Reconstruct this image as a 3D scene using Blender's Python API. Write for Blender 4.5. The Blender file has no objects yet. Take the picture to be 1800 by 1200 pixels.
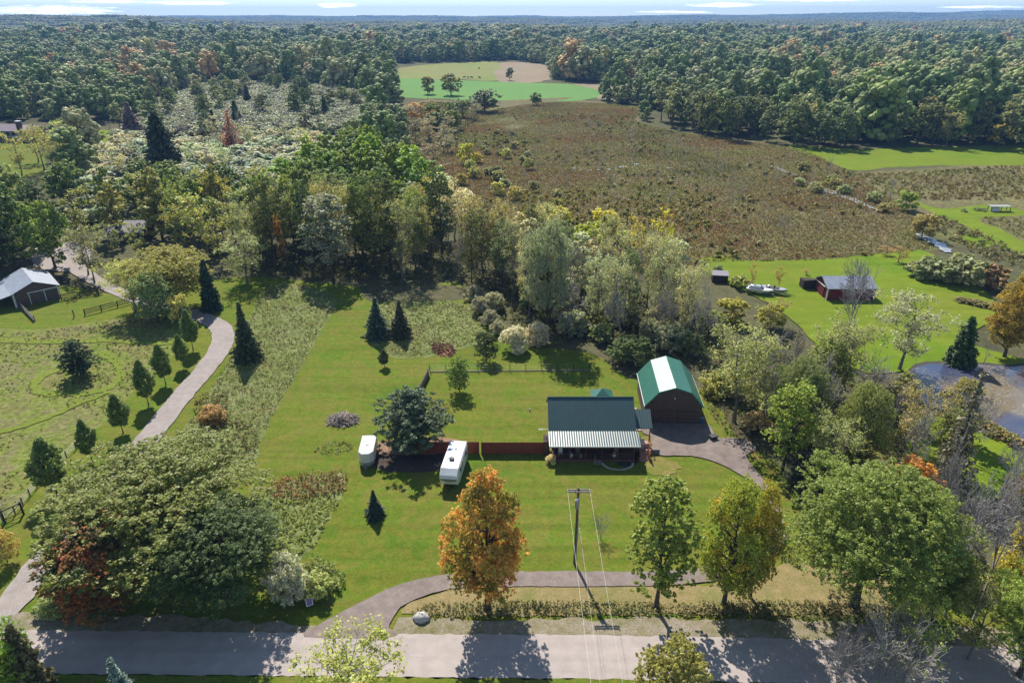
import bpy, math, random
import numpy as np
from mathutils import Vector, Matrix
random.seed(7)
RNG = np.random.default_rng(11)
SC = bpy.context.scene
COL = SC.collection
# ------------------------------------------------------------------ camera
CAM_H = 55.0
PITCH = math.radians(25.5)
cam_d = bpy.data.cameras.new("camera")
cam = bpy.data.objects.new("camera", cam_d)
COL.objects.link(cam)
cam.location = (0, 0, CAM_H)
cam.rotation_euler = (math.pi/2 - PITCH, 0, 0)
cam_d.lens = 24.0
cam_d.sensor_width = 36.0
cam_d.clip_start = 0.5
cam_d.clip_end = 40000
SC.camera = cam
# ------------------------------------------------------------------ sun and sky
SUN_EL = math.radians(48.0)
SUN_AZ = math.radians(-16.0)        # measured from +Y towards +X
sdir = Vector((math.sin(SUN_AZ)*math.cos(SUN_EL), math.cos(SUN_AZ)*math.cos(SUN_EL), math.sin(SUN_EL)))
sl = bpy.data.lights.new("sun", 'SUN')
sl.energy = 4.5
sl.angle = math.radians(0.53)
sl.color = (1.0, 0.955, 0.88)
so = bpy.data.objects.new("sun", sl)
COL.objects.link(so)
so.rotation_euler = (-sdir).to_track_quat('-Z', 'Y').to_euler()
world = bpy.data.worlds.new("World")
SC.world = world
world.use_nodes = True
wn, wl = world.node_tree.nodes, world.node_tree.links
wn.clear()
w_out = wn.new('ShaderNodeOutputWorld')
w_bg = wn.new('ShaderNodeBackground')
w_sky = wn.new('ShaderNodeTexSky')
w_sky.sky_type = 'NISHITA'
w_sky.sun_disc = False
w_sky.sun_elevation = SUN_EL
w_sky.sun_rotation = SUN_AZ
w_sky.altitude = 300
w_sky.air_density = 1.0
w_sky.dust_density = 0.0
w_sky.ozone_density = 3.0
w_bg.inputs['Strength'].default_value = 0.108
# thin streaks of cloud standing in the sky (cloud light, mixed over the sky colour)
tc = wn.new('ShaderNodeTexCoord')
def wmath(op, x, y=None):
    n_ = wn.new('ShaderNodeMath'); n_.operation = op
    for k_, v_ in enumerate((x, y)):
        if v_ is None: continue
        if isinstance(v_, (int, float)): n_.inputs[k_].default_value = v_
        else: wl.new(v_, n_.inputs[k_])
    return n_.outputs[0]
csep = wn.new('ShaderNodeSeparateXYZ'); wl.new(tc.outputs['Generated'], csep.inputs[0])
c_az = wmath('DIVIDE', csep.outputs['X'], csep.outputs['Y']); c_el = wmath('DIVIDE', csep.outputs['Z'], csep.outputs['Y'])
cvec = wn.new('ShaderNodeCombineXYZ'); wl.new(c_az, cvec.inputs[0]); wl.new(wmath('MULTIPLY', c_el, 14.0), cvec.inputs[1])
nz = wn.new('ShaderNodeTexNoise'); nz.inputs['Scale'].default_value = 34.0; nz.inputs['Detail'].default_value = 6.0; nz.inputs['Roughness'].default_value = 0.6
wl.new(cvec.outputs[0], nz.inputs['Vector'])
c_n = wmath('MULTIPLY', wmath('SUBTRACT', nz.outputs['Fac'], 0.5), 3.4)
acc = None
# low clouds: azimuth, elevation, half width, half height (tangents)
for (a0, e0, aw, eh) in ((-.61, .0062, .10, .0062), (-.53, .0165, .05, .0016), (-.42, .0150, .065, .0022), (-.228, .0122, .026, .0034), (.215, .0042, .05, .0014), (.278, .0122, .05, .0030), (.40, .0195, .09, .0030), (.62, .010, .06, .0016), (-.2, .05, .2, .006), (.7, .06, .25, .01), (-.6, .09, .3, .012)):
    dx_ = wmath('DIVIDE', wmath('SUBTRACT', c_az, a0), aw); dy_ = wmath('DIVIDE', wmath('SUBTRACT', c_el, e0), eh)
    v_ = wmath('SUBTRACT', 1.0, wmath('ADD', wmath('MULTIPLY', dx_, dx_), wmath('MULTIPLY', dy_, dy_)))
    acc = v_ if acc is None else wmath('MAXIMUM', acc, v_)
acc = wmath('ADD', acc, c_n)
front = wmath('GREATER_THAN', csep.outputs['Y'], 0.05)
cr = wn.new('ShaderNodeMapRange'); cr.inputs['From Min'].default_value = 0.0; cr.inputs['From Max'].default_value = 0.7
wl.new(wmath('MULTIPLY', acc, front), cr.inputs['Value'])
mx = wn.new('ShaderNodeMix')
mx.data_type = 'RGBA'
mx.inputs['B'].default_value = (15, 15.3, 15.6, 1)
wl.new(cr.outputs['Result'], mx.inputs['Factor'])
tint = wn.new('ShaderNodeMix'); tint.data_type = 'RGBA'; tint.blend_type = 'MULTIPLY'; tint.inputs['Factor'].default_value = 1.0
tint.inputs['B'].default_value = (1.06, 0.97, 0.88, 1)
# sky colour dimmed and blued towards the horizon
hsep = wn.new('ShaderNodeSeparateXYZ'); wl.new(tc.outputs['Generated'], hsep.inputs[0])
hband = wn.new('ShaderNodeMapRange'); hband.interpolation_type = 'SMOOTHSTEP'
hband.inputs['From Min'].default_value = 0.0; hband.inputs['From Max'].default_value = 0.16
wl.new(hsep.outputs['Z'], hband.inputs['Value'])
hcol = wn.new('ShaderNodeMix'); hcol.data_type = 'RGBA'
hcol.inputs['A'].default_value = (0.60, 0.74, 0.92, 1); hcol.inputs['B'].default_value = (1.0, 1.0, 1.0, 1)
wl.new(hband.outputs['Result'], hcol.inputs['Factor'])
hmul = wn.new('ShaderNodeMix'); hmul.data_type = 'RGBA'; hmul.blend_type = 'MULTIPLY'; hmul.inputs['Factor'].default_value = 1.0
wl.new(w_sky.outputs['Color'], hmul.inputs['A']); wl.new(hcol.outputs['Result'], hmul.inputs['B'])
wl.new(hmul.outputs['Result'], tint.inputs['A'])
wl.new(tint.outputs['Result'], mx.inputs['A'])
wl.new(mx.outputs['Result'], w_bg.inputs['Color'])
wl.new(w_bg.outputs['Background'], w_out.inputs['Surface'])
SC.view_settings.view_transform = 'Standard'
SC.view_settings.look = 'None'
SC.view_settings.exposure = 0.84
SC.view_settings.gamma = 1.0
SC.cycles.max_bounces = 6
SC.cycles.diffuse_bounces = 3
SC.cycles.glossy_bounces = 2
SC.cycles.transmission_bounces = 4
SC.cycles.volume_bounces = 0
SC.cycles.transparent_max_bounces = 8
SC.cycles.use_denoising = True
SC.cycles.sample_clamp_indirect = 4.0

# ------------------------------------------------------------------ ground maths
CP, SP = math.cos(PITCH), math.sin(PITCH)
def P(px, py, z=0.0):
    """point at height z seen at photo position (px, py) of the 1800 x 1200 photograph"""
    u = (px-900)/1200.0
    v = (py-600)/1200.0
    dx, dy, dz = u, CP - v*SP, -SP - v*CP
    t = (z-CAM_H)/dz
    return (dx*t, dy*t)
def pix(x, y, z=0.0):
    x = np.asarray(x, float); y = np.asarray(y, float)
    dep = y*CP + (CAM_H-z)*SP
    vv = (-(z-CAM_H))*CP - y*SP
    return 900+1200*x/dep, 600+1200*vv/dep
def height_at(base, toppy):
    x, y = P(*base)
    v = (toppy-600)/1200.0
    return CAM_H - y*(SP+v*CP)/(CP-v*SP)
def sst(a, b, x):
    t = np.clip((x-a)/(b-a), 0, 1)
    return t*t*(3-2*t)
def lnoise(x, y, s, seed=0):
    """cheap smooth noise -1..1"""
    a = np.sin(x/s*1.7+seed*1.3+1.1*np.sin(y/s*0.9+seed))
    b = np.sin(y/s*1.9-seed*2.1+1.3*np.sin(x/s*1.1+seed*0.7))
    c = np.sin((x+y)/s*0.8+seed*3.3)
    return (a+b+c)/3
_LAT = np.random.default_rng(99).uniform(-1, 1, (64, 64))
def vnoise(x, y, s, seed=0, octv=3):
    x = np.asarray(x, float)/s+seed*7.3; y = np.asarray(y, float)/s+seed*3.1
    o = 0; am = 1
    for _ in range(octv):
        i = np.floor(x).astype(int); j = np.floor(y).astype(int); u = x-i; v = y-j
        u = u*u*(3-2*u); v = v*v*(3-2*v)
        g = lambda p, q: _LAT[p % 64, q % 64]
        o = o+am*((g(i, j)*(1-u)+g(i+1, j)*u)*(1-v)+(g(i, j+1)*(1-u)+g(i+1, j+1)*u)*v)
        x = x*2.03+11.7; y = y*2.03+5.1; am *= .5
    return o
def zfun(x, y):
    x = np.asarray(x, float); y = np.asarray(y, float)
    h = sst(900, 1700, y)*(7*lnoise(x, y, 420, 1)+3)
    h = h + sst(1300, 2400, y)*(13*lnoise(x, y, 520, 2)+5*lnoise(x, y, 210, 5))
    h = h + 40*np.exp(-((x+1650)/620)**2-((y-3000)/420)**2)
    h = h + 16*np.exp(-((x-1900)/900)**2-((y-2500)/500)**2)
    h = h + 12*np.exp(-((x+700)/420)**2-((y-1250)/260)**2)
    az = x/np.maximum(y, 1)
    amp = 20 + 50*sst(0.1, 0.75, az) + 6*sst(-0.15, -0.45, az)
    h = h + sst(4200, 6900, y)*(amp+5*lnoise(x, y, 900, 4)+4*lnoise(x, y, 330, 6))
    return h

# ------------------------------------------------------------------ mesh helpers
def mesh_np(name, V, F, mat=None, smooth=False, mats=None, midx=None):
    V = np.asarray(V, np.float32); F = np.asarray(F, np.int32)
    me = bpy.data.meshes.new(name)
    n, k = F.shape
    me.vertices.add(len(V)); me.vertices.foreach_set('co', V.ravel())
    me.loops.add(n*k); me.loops.foreach_set('vertex_index', F.ravel())
    me.polygons.add(n)
    me.polygons.foreach_set('loop_start', np.arange(0, n*k, k, dtype=np.int32))
    try:
        me.polygons.foreach_set('loop_total', np.full(n, k, np.int32))
    except Exception:
        pass
    for m in (mats or ([mat] if mat else [])):
        me.materials.append(m)
    if midx is not None:
        me.polygons.foreach_set('material_index', np.asarray(midx, np.int32))
    if smooth:
        me.polygons.foreach_set('use_smooth', np.ones(n, bool))
    me.update(calc_edges=True)
    return me
def link(name, me, parent=None, loc=None, col=None):
    o = bpy.data.objects.new(name, me)
    (col or COL).objects.link(o)
    if parent: o.parent = parent
    if loc is not None: o.location = loc
    return o
def tag(o, label=None, cat=None, group=None, kind=None):
    if label: o['label'] = label
    if cat: o['category'] = cat
    if group: o['group'] = group
    if kind: o['kind'] = kind
    return o
def empty(name, loc, rz=0.0, label=None, cat=None, group=None):
    o = bpy.data.objects.new(name, None)
    COL.objects.link(o)
    o.location = loc; o.rotation_euler = (0, 0, rz); o.empty_display_size = 0.5
    return tag(o, label, cat, group)
class MB:
    """collects plain solids into one mesh"""
    def __init__(s): s.v = []; s.f = []
    def quadbox(s, b, t):
        n = len(s.v); s.v += [tuple(p) for p in b]+[tuple(p) for p in t]
        k = len(b)
        s.f.append(tuple(n+i for i in range(k))[::-1]); s.f.append(tuple(n+k+i for i in range(k)))
        for i in range(k):
            j = (i+1) % k
            s.f.append((n+i, n+j, n+k+j, n+k+i))
        return s
    def box(s, x0, y0, z0, x1, y1, z1):
        return s.quadbox([(x0, y0, z0), (x1, y0, z0), (x1, y1, z0), (x0, y1, z0)], [(x0, y0, z1), (x1, y0, z1), (x1, y1, z1), (x0, y1, z1)])
    def bar(s, a, b, w, h=None):
        a = Vector(a); b = Vector(b); h = h or w
        d = (b-a).normalized()
        up = Vector((0, 0, 1)) if abs(d.z) < 0.9 else Vector((0, 1, 0))
        sx = d.cross(up).normalized()*w/2; sz = sx.cross(d).normalized()*h/2
        s.quadbox([a-sx-sz, a+sx-sz, a+sx+sz, a-sx+sz], [b-sx-sz, b+sx-sz, b+sx+sz, b-sx+sz]); return s
    def tube(s, pts, rs, n=8):
        base = len(s.v)
        for i, p in enumerate(pts):
            p = Vector(p)
            d = (Vector(pts[min(i+1, len(pts)-1)])-Vector(pts[max(i-1, 0)])).normalized()
            up = Vector((0, 0, 1)) if abs(d.z) < 0.9 else Vector((0, 1, 0))
            sx = d.cross(up).normalized(); sz = sx.cross(d)
            for k in range(n):
                a = 2*math.pi*k/n
                s.v.append(tuple(p+(sx*math.cos(a)+sz*math.sin(a))*rs[i]))
        for i in range(len(pts)-1):
            for k in range(n):
                a = base+i*n+k; b = base+i*n+(k+1) % n
                s.f.append((a, b, b+n, a+n))
        s.f.append(tuple(base+k for k in range(n))[::-1])
        s.f.append(tuple(base+(len(pts)-1)*n+k for k in range(n)))
        return s
    def prism(s, prof, y0, y1):
        """profile of (x, z) points run along y"""
        n = len(s.v); k = len(prof)
        s.v += [(x, y0, z) for x, z in prof]+[(x, y1, z) for x, z in prof]
        s.f.append(tuple(range(n, n+k))); s.f.append(tuple(range(n+k, n+2*k))[::-1])
        for i in range(k):
            j = (i+1) % k
            s.f.append((n+i, n+k+i, n+k+j, n+j))
        return s
    def prismx(s, prof, x0, x1):
        n = len(s.v); k = len(prof)
        s.v += [(x0, y, z) for y, z in prof]+[(x1, y, z) for y, z in prof]
        s.f.append(tuple(range(n, n+k))[::-1]); s.f.append(tuple(range(n+k, n+2*k)))
        for i in range(k):
            j = (i+1) % k
            s.f.append((n+i, n+j, n+k+j, n+k+i))
        return s
    def blob(s, c, r, seed=0, n=10, m=7, amp=0.15):
        rg = random.Random(seed); base = len(s.v)
        for i in range(m+1):
            th = math.pi*i/m
            for k in range(n):
                a = 2*math.pi*k/n
                q = 1+amp*(rg.random()-0.5)*2
                s.v.append((c[0]+r[0]*q*math.sin(th)*math.cos(a), c[1]+r[1]*q*math.sin(th)*math.sin(a), c[2]+r[2]*q*math.cos(th)))
        for i in range(m):
            for k in range(n):
                a = base+i*n+k; b = base+i*n+(k+1) % n
                s.f.append((a, a+n, b+n, b))
        return s
    def build(s, name, mat, parent=None, bevel=0, label=None, smooth=False):
        me = bpy.data.meshes.new(name)
        me.from_pydata(s.v, [], s.f)
        if mat: me.materials.append(mat)
        me.validate(); me.update()
        if smooth:
            for p in me.polygons: p.use_smooth = True
        o = link(name, me, parent)
        if bevel:
            b = o.modifiers.new('bevel', 'BEVEL'); b.width = bevel; b.segments = 2; b.limit_method = 'ANGLE'
        if label: o['label'] = label
        return o
def inpoly(x, y, poly):
    x = np.asarray(x); y = np.asarray(y); r = np.zeros(x.shape, bool)
    n = len(poly)
    for i in range(n):
        x0, y0 = poly[i]; x1, y1 = poly[(i+1) % n]
        c = ((y0 > y) != (y1 > y)) & (x < (x1-x0)*(y-y0)/((y1-y0)+1e-12)+x0)
        r ^= c
    return r
def catmull(pts, closed=True, k=6):
    n = len(pts); out = []
    rng_ = range(n) if closed else range(n-1)
    for i in rng_:
        if closed: a, b, c, d = pts[i-1], pts[i], pts[(i+1) % n], pts[(i+2) % n]
        else: a, b, c, d = pts[max(i-1, 0)], pts[i], pts[i+1], pts[min(i+2, n-1)]
        for j in range(k):
            t = j/k
            out.append(tuple(0.5*((2*b[q])+(-a[q]+c[q])*t+(2*a[q]-5*b[q]+4*c[q]-d[q])*t*t+(-a[q]+3*b[q]-3*c[q]+d[q])*t**3) for q in (0, 1)))
    if not closed: out.append(tuple(pts[-1]))
    return out

# ------------------------------------------------------------------ materials
def new_mat(name):
    m = bpy.data.materials.new(name); m.use_nodes = True
    nt = m.node_tree; nt.nodes.clear()
    return m, nt.nodes, nt.links
def rgba(c): return (c[0], c[1], c[2], 1)
def noise_mix(N, L, vec, cols, scale, detail=6, rough=0.6, lo=0.35, hi=0.65):
    n = N.new('ShaderNodeTexNoise'); n.inputs['Scale'].default_value = scale
    n.inputs['Detail'].default_value = detail; n.inputs['Roughness'].default_value = rough
    if vec: L.new(vec, n.inputs['Vector'])
    r = N.new('ShaderNodeValToRGB')
    e = r.color_ramp.elements
    k = len(cols)
    e[0].position = lo; e[0].color = rgba(cols[0]); e[1].position = hi; e[1].color = rgba(cols[-1])
    for i in range(1, k-1):
        q = e.new(lo+(hi-lo)*i/(k-1)); q.color = rgba(cols[i])
    L.new(n.outputs['Fac'], r.inputs['Fac'])
    return r.outputs['Color'], n.outputs['Fac']
def mixc(N, L, fac, a, b, mode='MIX'):
    m = N.new('ShaderNodeMix'); m.data_type = 'RGBA'; m.blend_type = mode
    for s_, v in (('Factor', fac), ('A', a), ('B', b)):
        if hasattr(v, 'is_output') or hasattr(v, 'links'): L.new(v, m.inputs[s_])
        elif isinstance(v, (int, float)): m.inputs[s_].default_value = v
        else: m.inputs[s_].default_value = rgba(v)
    return m.outputs['Result']
def ground_mat(name, big, small, sb=0.03, ss=0.6, fine=0.35, bump=0.4, bs=3.0, rough=0.95, stripes=None, bd=0.15, lo=0.38, hi=0.62):
    """two scales of mottling multiplied by a fine grain, world coordinates"""
    m, N, L = new_mat(name)
    g = N.new('ShaderNodeNewGeometry'); vec = g.outputs['Position']
    c1, _ = noise_mix(N, L, vec, big, sb, 5, 0.62, lo, hi)
    c2, _ = noise_mix(N, L, vec, small, ss, 6, 0.65, 0.35, 0.65)
    c = mixc(N, L, 0.5, c1, c2)
    f, ff = noise_mix(N, L, vec, [(1-fine,)*3, (1+fine,)*3], bs, 4, 0.7, 0.3, 0.7)
    c = mixc(N, L, 1.0, c, f, 'MULTIPLY')
    if stripes:
        ang, width, amt = stripes
        mp_ = N.new('ShaderNodeMapping'); mp_.inputs['Rotation'].default_value = (0, 0, ang)
        L.new(vec, mp_.inputs['Vector'])
        mp_.inputs['Scale'].default_value = (0.025, 0.9/width, 1)
        w = N.new('ShaderNodeTexNoise'); w.inputs['Scale'].default_value = 1.0; w.inputs['Detail'].default_value = 4
        L.new(mp_.outputs['Vector'], w.inputs['Vector'])
        r = N.new('ShaderNodeMapRange'); r.inputs['From Min'].default_value = .3; r.inputs['From Max'].default_value = .7
        r.inputs['To Min'].default_value = 1-amt; r.inputs['To Max'].default_value = 1+amt
        L.new(w.outputs['Fac'], r.inputs['Value'])
        cc = N.new('ShaderNodeCombineColor')
        for q in range(3): L.new(r.outputs['Result'], cc.inputs[q])
        c = mixc(N, L, 1.0, c, cc.outputs['Color'], 'MULTIPLY')
    b = N.new('ShaderNodeBsdfPrincipled'); b.inputs['Roughness'].default_value = rough
    b.inputs['Specular IOR Level'].default_value = 0.06
    L.new(c, b.inputs['Base Color'])
    if bump:
        bp = N.new('ShaderNodeBump'); bp.inputs['Strength'].default_value = bump; bp.inputs['Distance'].default_value = bd
        L.new(ff, bp.inputs['Height']); L.new(bp.outputs['Normal'], b.inputs['Normal'])
    o = N.new('ShaderNodeOutputMaterial'); L.new(b.outputs['BSDF'], o.inputs['Surface'])
    return m
def leaf_mat(name, second=None, sec_scale=0.35, sec_lo=0.42, sec_hi=0.58, var=0.35, spec=0.25, trans=0.32, col=None, hue=0.035, rnd=False, gain=1.0, place=0.12):
    """leaves tinted by the object's own colour; each leaf differs a little"""
    m, N, L = new_mat(name)
    oi = N.new('ShaderNodeObjectInfo'); g = N.new('ShaderNodeNewGeometry')
    base = oi.outputs['Color'] if col is None else None
    if col is not None:
        r = N.new('ShaderNodeValToRGB'); e = r.color_ramp.elements
        e[0].position = 0; e[1].position = 1
        e[0].color = rgba(col[0]); e[1].color = rgba(col[-1])
        for i in range(1, len(col)-1):
            q = e.new(i/(len(col)-1)); q.color = rgba(col[i])
        if rnd: L.new(oi.outputs['Random'], r.inputs['Fac'])
        else:
            pn = N.new('ShaderNodeTexNoise'); pn.inputs['Scale'].default_value = place; pn.inputs['Detail'].default_value = 5
            L.new(g.outputs['Position'], pn.inputs['Vector'])
            p1 = N.new('ShaderNodeMapRange'); p1.inputs['From Min'].default_value = .36; p1.inputs['From Max'].default_value = .64
            L.new(pn.outputs['Fac'], p1.inputs['Value'])
            p2 = N.new('ShaderNodeMath'); p2.operation = 'MULTIPLY_ADD'; p2.inputs[1].default_value = .34; p2.inputs[2].default_value = -.17
            L.new(g.outputs['Random Per Island'], p2.inputs[0])
            p3 = N.new('ShaderNodeMath'); p3.operation = 'ADD'; p3.use_clamp = True
            L.new(p1.outputs['Result'], p3.inputs[0]); L.new(p2.outputs[0], p3.inputs[1]); L.new(p3.outputs[0], r.inputs['Fac'])
        base = r.outputs['Color']
    if second is not None:
        t = N.new('ShaderNodeTexCoord')
        n = N.new('ShaderNodeTexNoise'); n.inputs['Scale'].default_value = sec_scale; n.inputs['Detail'].default_value = 3
        L.new(t.outputs['Object'], n.inputs['Vector'])
        mr = N.new('ShaderNodeMapRange'); mr.inputs['From Min'].default_value = sec_lo; mr.inputs['From Max'].default_value = sec_hi
        L.new(n.outputs['Fac'], mr.inputs['Value'])
        base = mixc(N, L, mr.outputs['Result'], base, second)
    hs = N.new('ShaderNodeHueSaturation')
    base = mixc(N, L, 1.0, base, (gain*1.1, gain, gain*0.80), 'MULTIPLY')
    L.new(base, hs.inputs['Color'])
    wn_ = N.new('ShaderNodeTexWhiteNoise'); wn_.noise_dimensions = '1D'
    L.new(g.outputs['Random Per Island'], wn_.inputs['W'])
    v = N.new('ShaderNodeMapRange'); v.inputs['To Min'].default_value = 1-var; v.inputs['To Max'].default_value = 1+var
    L.new(wn_.outputs['Value'], v.inputs['Value']); L.new(v.outputs['Result'], hs.inputs['Value'])
    h = N.new('ShaderNodeMapRange'); h.inputs['To Min'].default_value = 0.5-hue; h.inputs['To Max'].default_value = 0.5+hue*0.6
    L.new(g.outputs['Random Per Island'], h.inputs['Value']); L.new(h.outputs['Result'], hs.inputs['Hue'])
    b = N.new('ShaderNodeBsdfPrincipled'); b.inputs['Roughness'].default_value = 0.5
    b.inputs['Specular IOR Level'].default_value = spec
    L.new(hs.outputs['Color'], b.inputs['Base Color'])
    o = N.new('ShaderNodeOutputMaterial')
    if trans > 0:
        tr = N.new('ShaderNodeBsdfTranslucent')
        tcol = mixc(N, L, 1.0, hs.outputs['Color'], (1.25, 1.3, 0.7), 'MULTIPLY')
        L.new(tcol, tr.inputs['Color'])
        ms = N.new('ShaderNodeMixShader'); ms.inputs['Fac'].default_value = trans
        L.new(b.outputs['BSDF'], ms.inputs[1]); L.new(tr.outputs['BSDF'], ms.inputs[2])
        L.new(ms.outputs['Shader'], o.inputs['Surface'])
    else:
        L.new(b.outputs['BSDF'], o.inputs['Surface'])
    return m
def plain(name, c, rough=0.6, metal=0.0, spec=0.5, var=0.12, scale=2.0, bump=0.0, ribs=None, coat=0):
    m, N, L = new_mat(name)
    t = N.new('ShaderNodeTexCoord')
    col, f = noise_mix(N, L, t.outputs['Object'], [tuple(q*(1-var) for q in c), tuple(min(1, q*(1+var)) for q in c)], scale, 6, 0.65, 0.3, 0.7)
    b = N.new('ShaderNodeBsdfPrincipled')
    b.inputs['Roughness'].default_value = rough; b.inputs['Metallic'].default_value = metal
    b.inputs['Specular IOR Level'].default_value = spec
    L.new(col, b.inputs['Base Color'])
    if bump:
        bp = N.new('ShaderNodeBump'); bp.inputs['Strength'].default_value = bump; bp.inputs['Distance'].default_value = 0.05
        L.new(f, bp.inputs['Height']); L.new(bp.outputs['Normal'], b.inputs['Normal'])
    o = N.new('ShaderNodeOutputMaterial'); L.new(b.outputs['BSDF'], o.inputs['Surface'])
    return m
def banded(name, c1, c2, axis='Z', period=0.2, rough=0.8, bump=0.6, var=0.25):
    """planks, logs or boards: bands across one axis of the object"""
    m, N, L = new_mat(name)
    t = N.new('ShaderNodeTexCoord')
    w = N.new('ShaderNodeTexWave'); w.bands_direction = axis; w.inputs['Scale'].default_value = 0.314/period
    w.inputs['Distortion'].default_value = 0.15
    L.new(t.outputs['Object'], w.inputs['Vector'])
    r = N.new('ShaderNodeValToRGB'); e = r.color_ramp.elements
    e[0].position = 0.02; e[0].color = rgba(c2); e[1].position = 0.25; e[1].color = rgba(c1)
    L.new(w.outputs['Fac'], r.inputs['Fac'])
    c, f = noise_mix(N, L, t.outputs['Object'], [(1-var,)*3, (1+var,)*3], 1.5, 6, 0.7, 0.3, 0.7)
    c = mixc(N, L, 1.0, r.outputs['Color'], c, 'MULTIPLY')
    b = N.new('ShaderNodeBsdfPrincipled'); b.inputs['Roughness'].default_value = rough
    b.inputs['Specular IOR Level'].default_value = 0.3
    L.new(c, b.inputs['Base Color'])
    if bump:
        bp = N.new('ShaderNodeBump'); bp.inputs['Strength'].default_value = bump; bp.inputs['Distance'].default_value = 0.03
        L.new(w.outputs['Fac'], bp.inputs['Height']); L.new(bp.outputs['Normal'], b.inputs['Normal'])
    o = N.new('ShaderNodeOutputMaterial'); L.new(b.outputs['BSDF'], o.inputs['Surface'])
    return m
M = {}
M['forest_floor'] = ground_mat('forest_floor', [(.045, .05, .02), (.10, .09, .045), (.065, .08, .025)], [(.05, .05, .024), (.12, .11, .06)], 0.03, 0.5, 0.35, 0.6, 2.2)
M['lawn'] = ground_mat('lawn_grass', [(.060, .122, .010), (.132, .124, .020), (.080, .142, .012), (.160, .128, .032), (.092, .134, .012), (.136, .140, .020)], [(.074, .112, .010), (.134, .150, .020)], 0.075, 0.9, 0.26, 0.4, 4.0, stripes=(0.12, 1.2, 0.12), lo=0.37, hi=0.63)
M['lawn_bright'] = ground_mat('bright_grass', [(.085, .165, .008), (.150, .190, .016), (.115, .160, .012), (.16, .17, .02)], [(.095, .15, .010), (.145, .18, .016)], 0.035, 0.4, 0.18, 0.3, 3.0, stripes=(0.2, 2.0, 0.10))
M['dry_grass'] = ground_mat('dry_grass', [(.17, .15, .05), (.25, .18, .085), (.15, .16, .045)], [(.15, .14, .05), (.26, .20, .10)], 0.12, 0.8, 0.3, 0.3, 5.0)
M['meadow'] = ground_mat('meadow_grass', [(.115, .145, .035), (.19, .21, .08), (.10, .125, .03), (.17, .15, .06)], [(.09, .12, .025), (.21, .22, .09)], 0.07, 0.9, 0.4, 0.9, 1.6, bd=0.4)
M['pasture'] = ground_mat('pasture_grass', [(.105, .15, .018), (.17, .135, .06), (.14, .185, .024), (.17, .13, .075), (.13, .17, .02)], [(.09, .125, .016), (.20, .195, .07)], 0.075, 0.6, 0.4, 0.8, 1.5, bd=0.35)
M['marsh'] = ground_mat('marsh_ground', [(.115, .125, .035), (.17, .13, .07), (.13, .115, .05), (.20, .19, .075)], [(.1, .09, .04), (.19, .165, .08)], 0.02, 0.22, 0.45, 1.0, 0.9, bd=0.8)
M['gravel'] = ground_mat('gravel_road', [(.31, .265, .237), (.375, .32, .288)], [(.29, .246, .218), (.39, .335, .30)], 0.09, 0.8, 0.10, 0.15, 9.0, rough=0.9, stripes=(-0.02, 1.0, 0.08))
M['asphalt'] = ground_mat('old_asphalt', [(.155, .12, .105), (.225, .18, .158), (.18, .145, .125)], [(.135, .11, .095), (.245, .198, .175)], 0.15, 1.0, 0.18, 0.2, 7.0, rough=0.85)
M['lane'] = ground_mat('pale_lane', [(.24, .205, .185), (.31, .265, .24)], [(.225, .19, .17), (.32, .28, .255)], 0.15, 1.0, 0.16, 0.2, 7.0, rough=0.85)
M['sand'] = ground_mat('sandy_verge', [(.26, .22, .17), (.20, .17, .10), (.12, .12, .04)], [(.14, .13, .05), (.30, .25, .21)], 0.2, 1.2, 0.35, 0.5, 6.0)
M['soil'] = ground_mat('bare_soil', [(.20, .12, .075), (.27, .17, .10)], [(.16, .10, .07), (.30, .20, .13)], 0.3, 1.5, 0.3, 0.5, 6.0)
M['mulch_shade'] = ground_mat('dark_mulch', [(.05, .038, .03), (.085, .065, .05)], [(.045, .035, .03), (.10, .08, .065)], 0.3, 1.5, 0.3, 0.5, 6.0)  # flower bed mulch; its dark tone also stands for the pine's shade
M['field_far'] = ground_mat('far_field', [(.15, .18, .045), (.19, .20, .06), (.20, .17, .07)], [(.15, .175, .045), (.20, .20, .065)], 0.012, 0.05, 0.12, 0, 0.4)
M['crop_far'] = ground_mat('far_crop', [(.095, .20, .05), (.12, .23, .055)], [(.10, .20, .05), (.125, .22, .06)], 0.012, 0.05, 0.08, 0, 0.4)
M['tan_far'] = ground_mat('far_stubble', [(.21, .16, .10), (.26, .20, .13)], [(.20, .155, .10), (.25, .2, .13)], 0.012, 0.05, 0.12, 0, 0.4)
M['leaf'] = leaf_mat('leaf', gain=2.75, trans=0.42, var=0.42)
M['maple'] = leaf_mat('maple_leaf', second=(.15, .155, .035), sec_scale=0.4, sec_lo=0.42, sec_hi=0.60, spec=0.25, gain=2.1, trans=0.42)
M['turning'] = leaf_mat('turning_leaf', second=(.27, .22, .035), sec_scale=0.25, sec_lo=0.53, sec_hi=0.70, gain=2.5, trans=0.4)
M['redgreen'] = leaf_mat('red_turning_leaf', second=(.06, .085, .03), sec_scale=0.22, sec_lo=0.47, sec_hi=0.6, gain=1.6)
M['needle'] = leaf_mat('needle', spec=0.2, trans=0.1, var=0.35, hue=0.02, gain=1.8)
M['bark'] = plain('bark', (.075, .062, .05), 0.95, bump=0.6, var=0.4, scale=3, spec=0.2)
M['bark_grey'] = plain('grey_bark', (.30, .275, .26), 0.95, bump=0.5, var=0.35, scale=3, spec=0.2)
M['bark_mid'] = plain('mid_bark', (.15, .13, .115), 0.95, bump=0.5, var=0.35, scale=3, spec=0.2)
M['bark_dark'] = plain('dark_bark', (.045, .037, .03), 0.95, bump=0.5, var=0.35, scale=3, spec=0.2)

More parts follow.
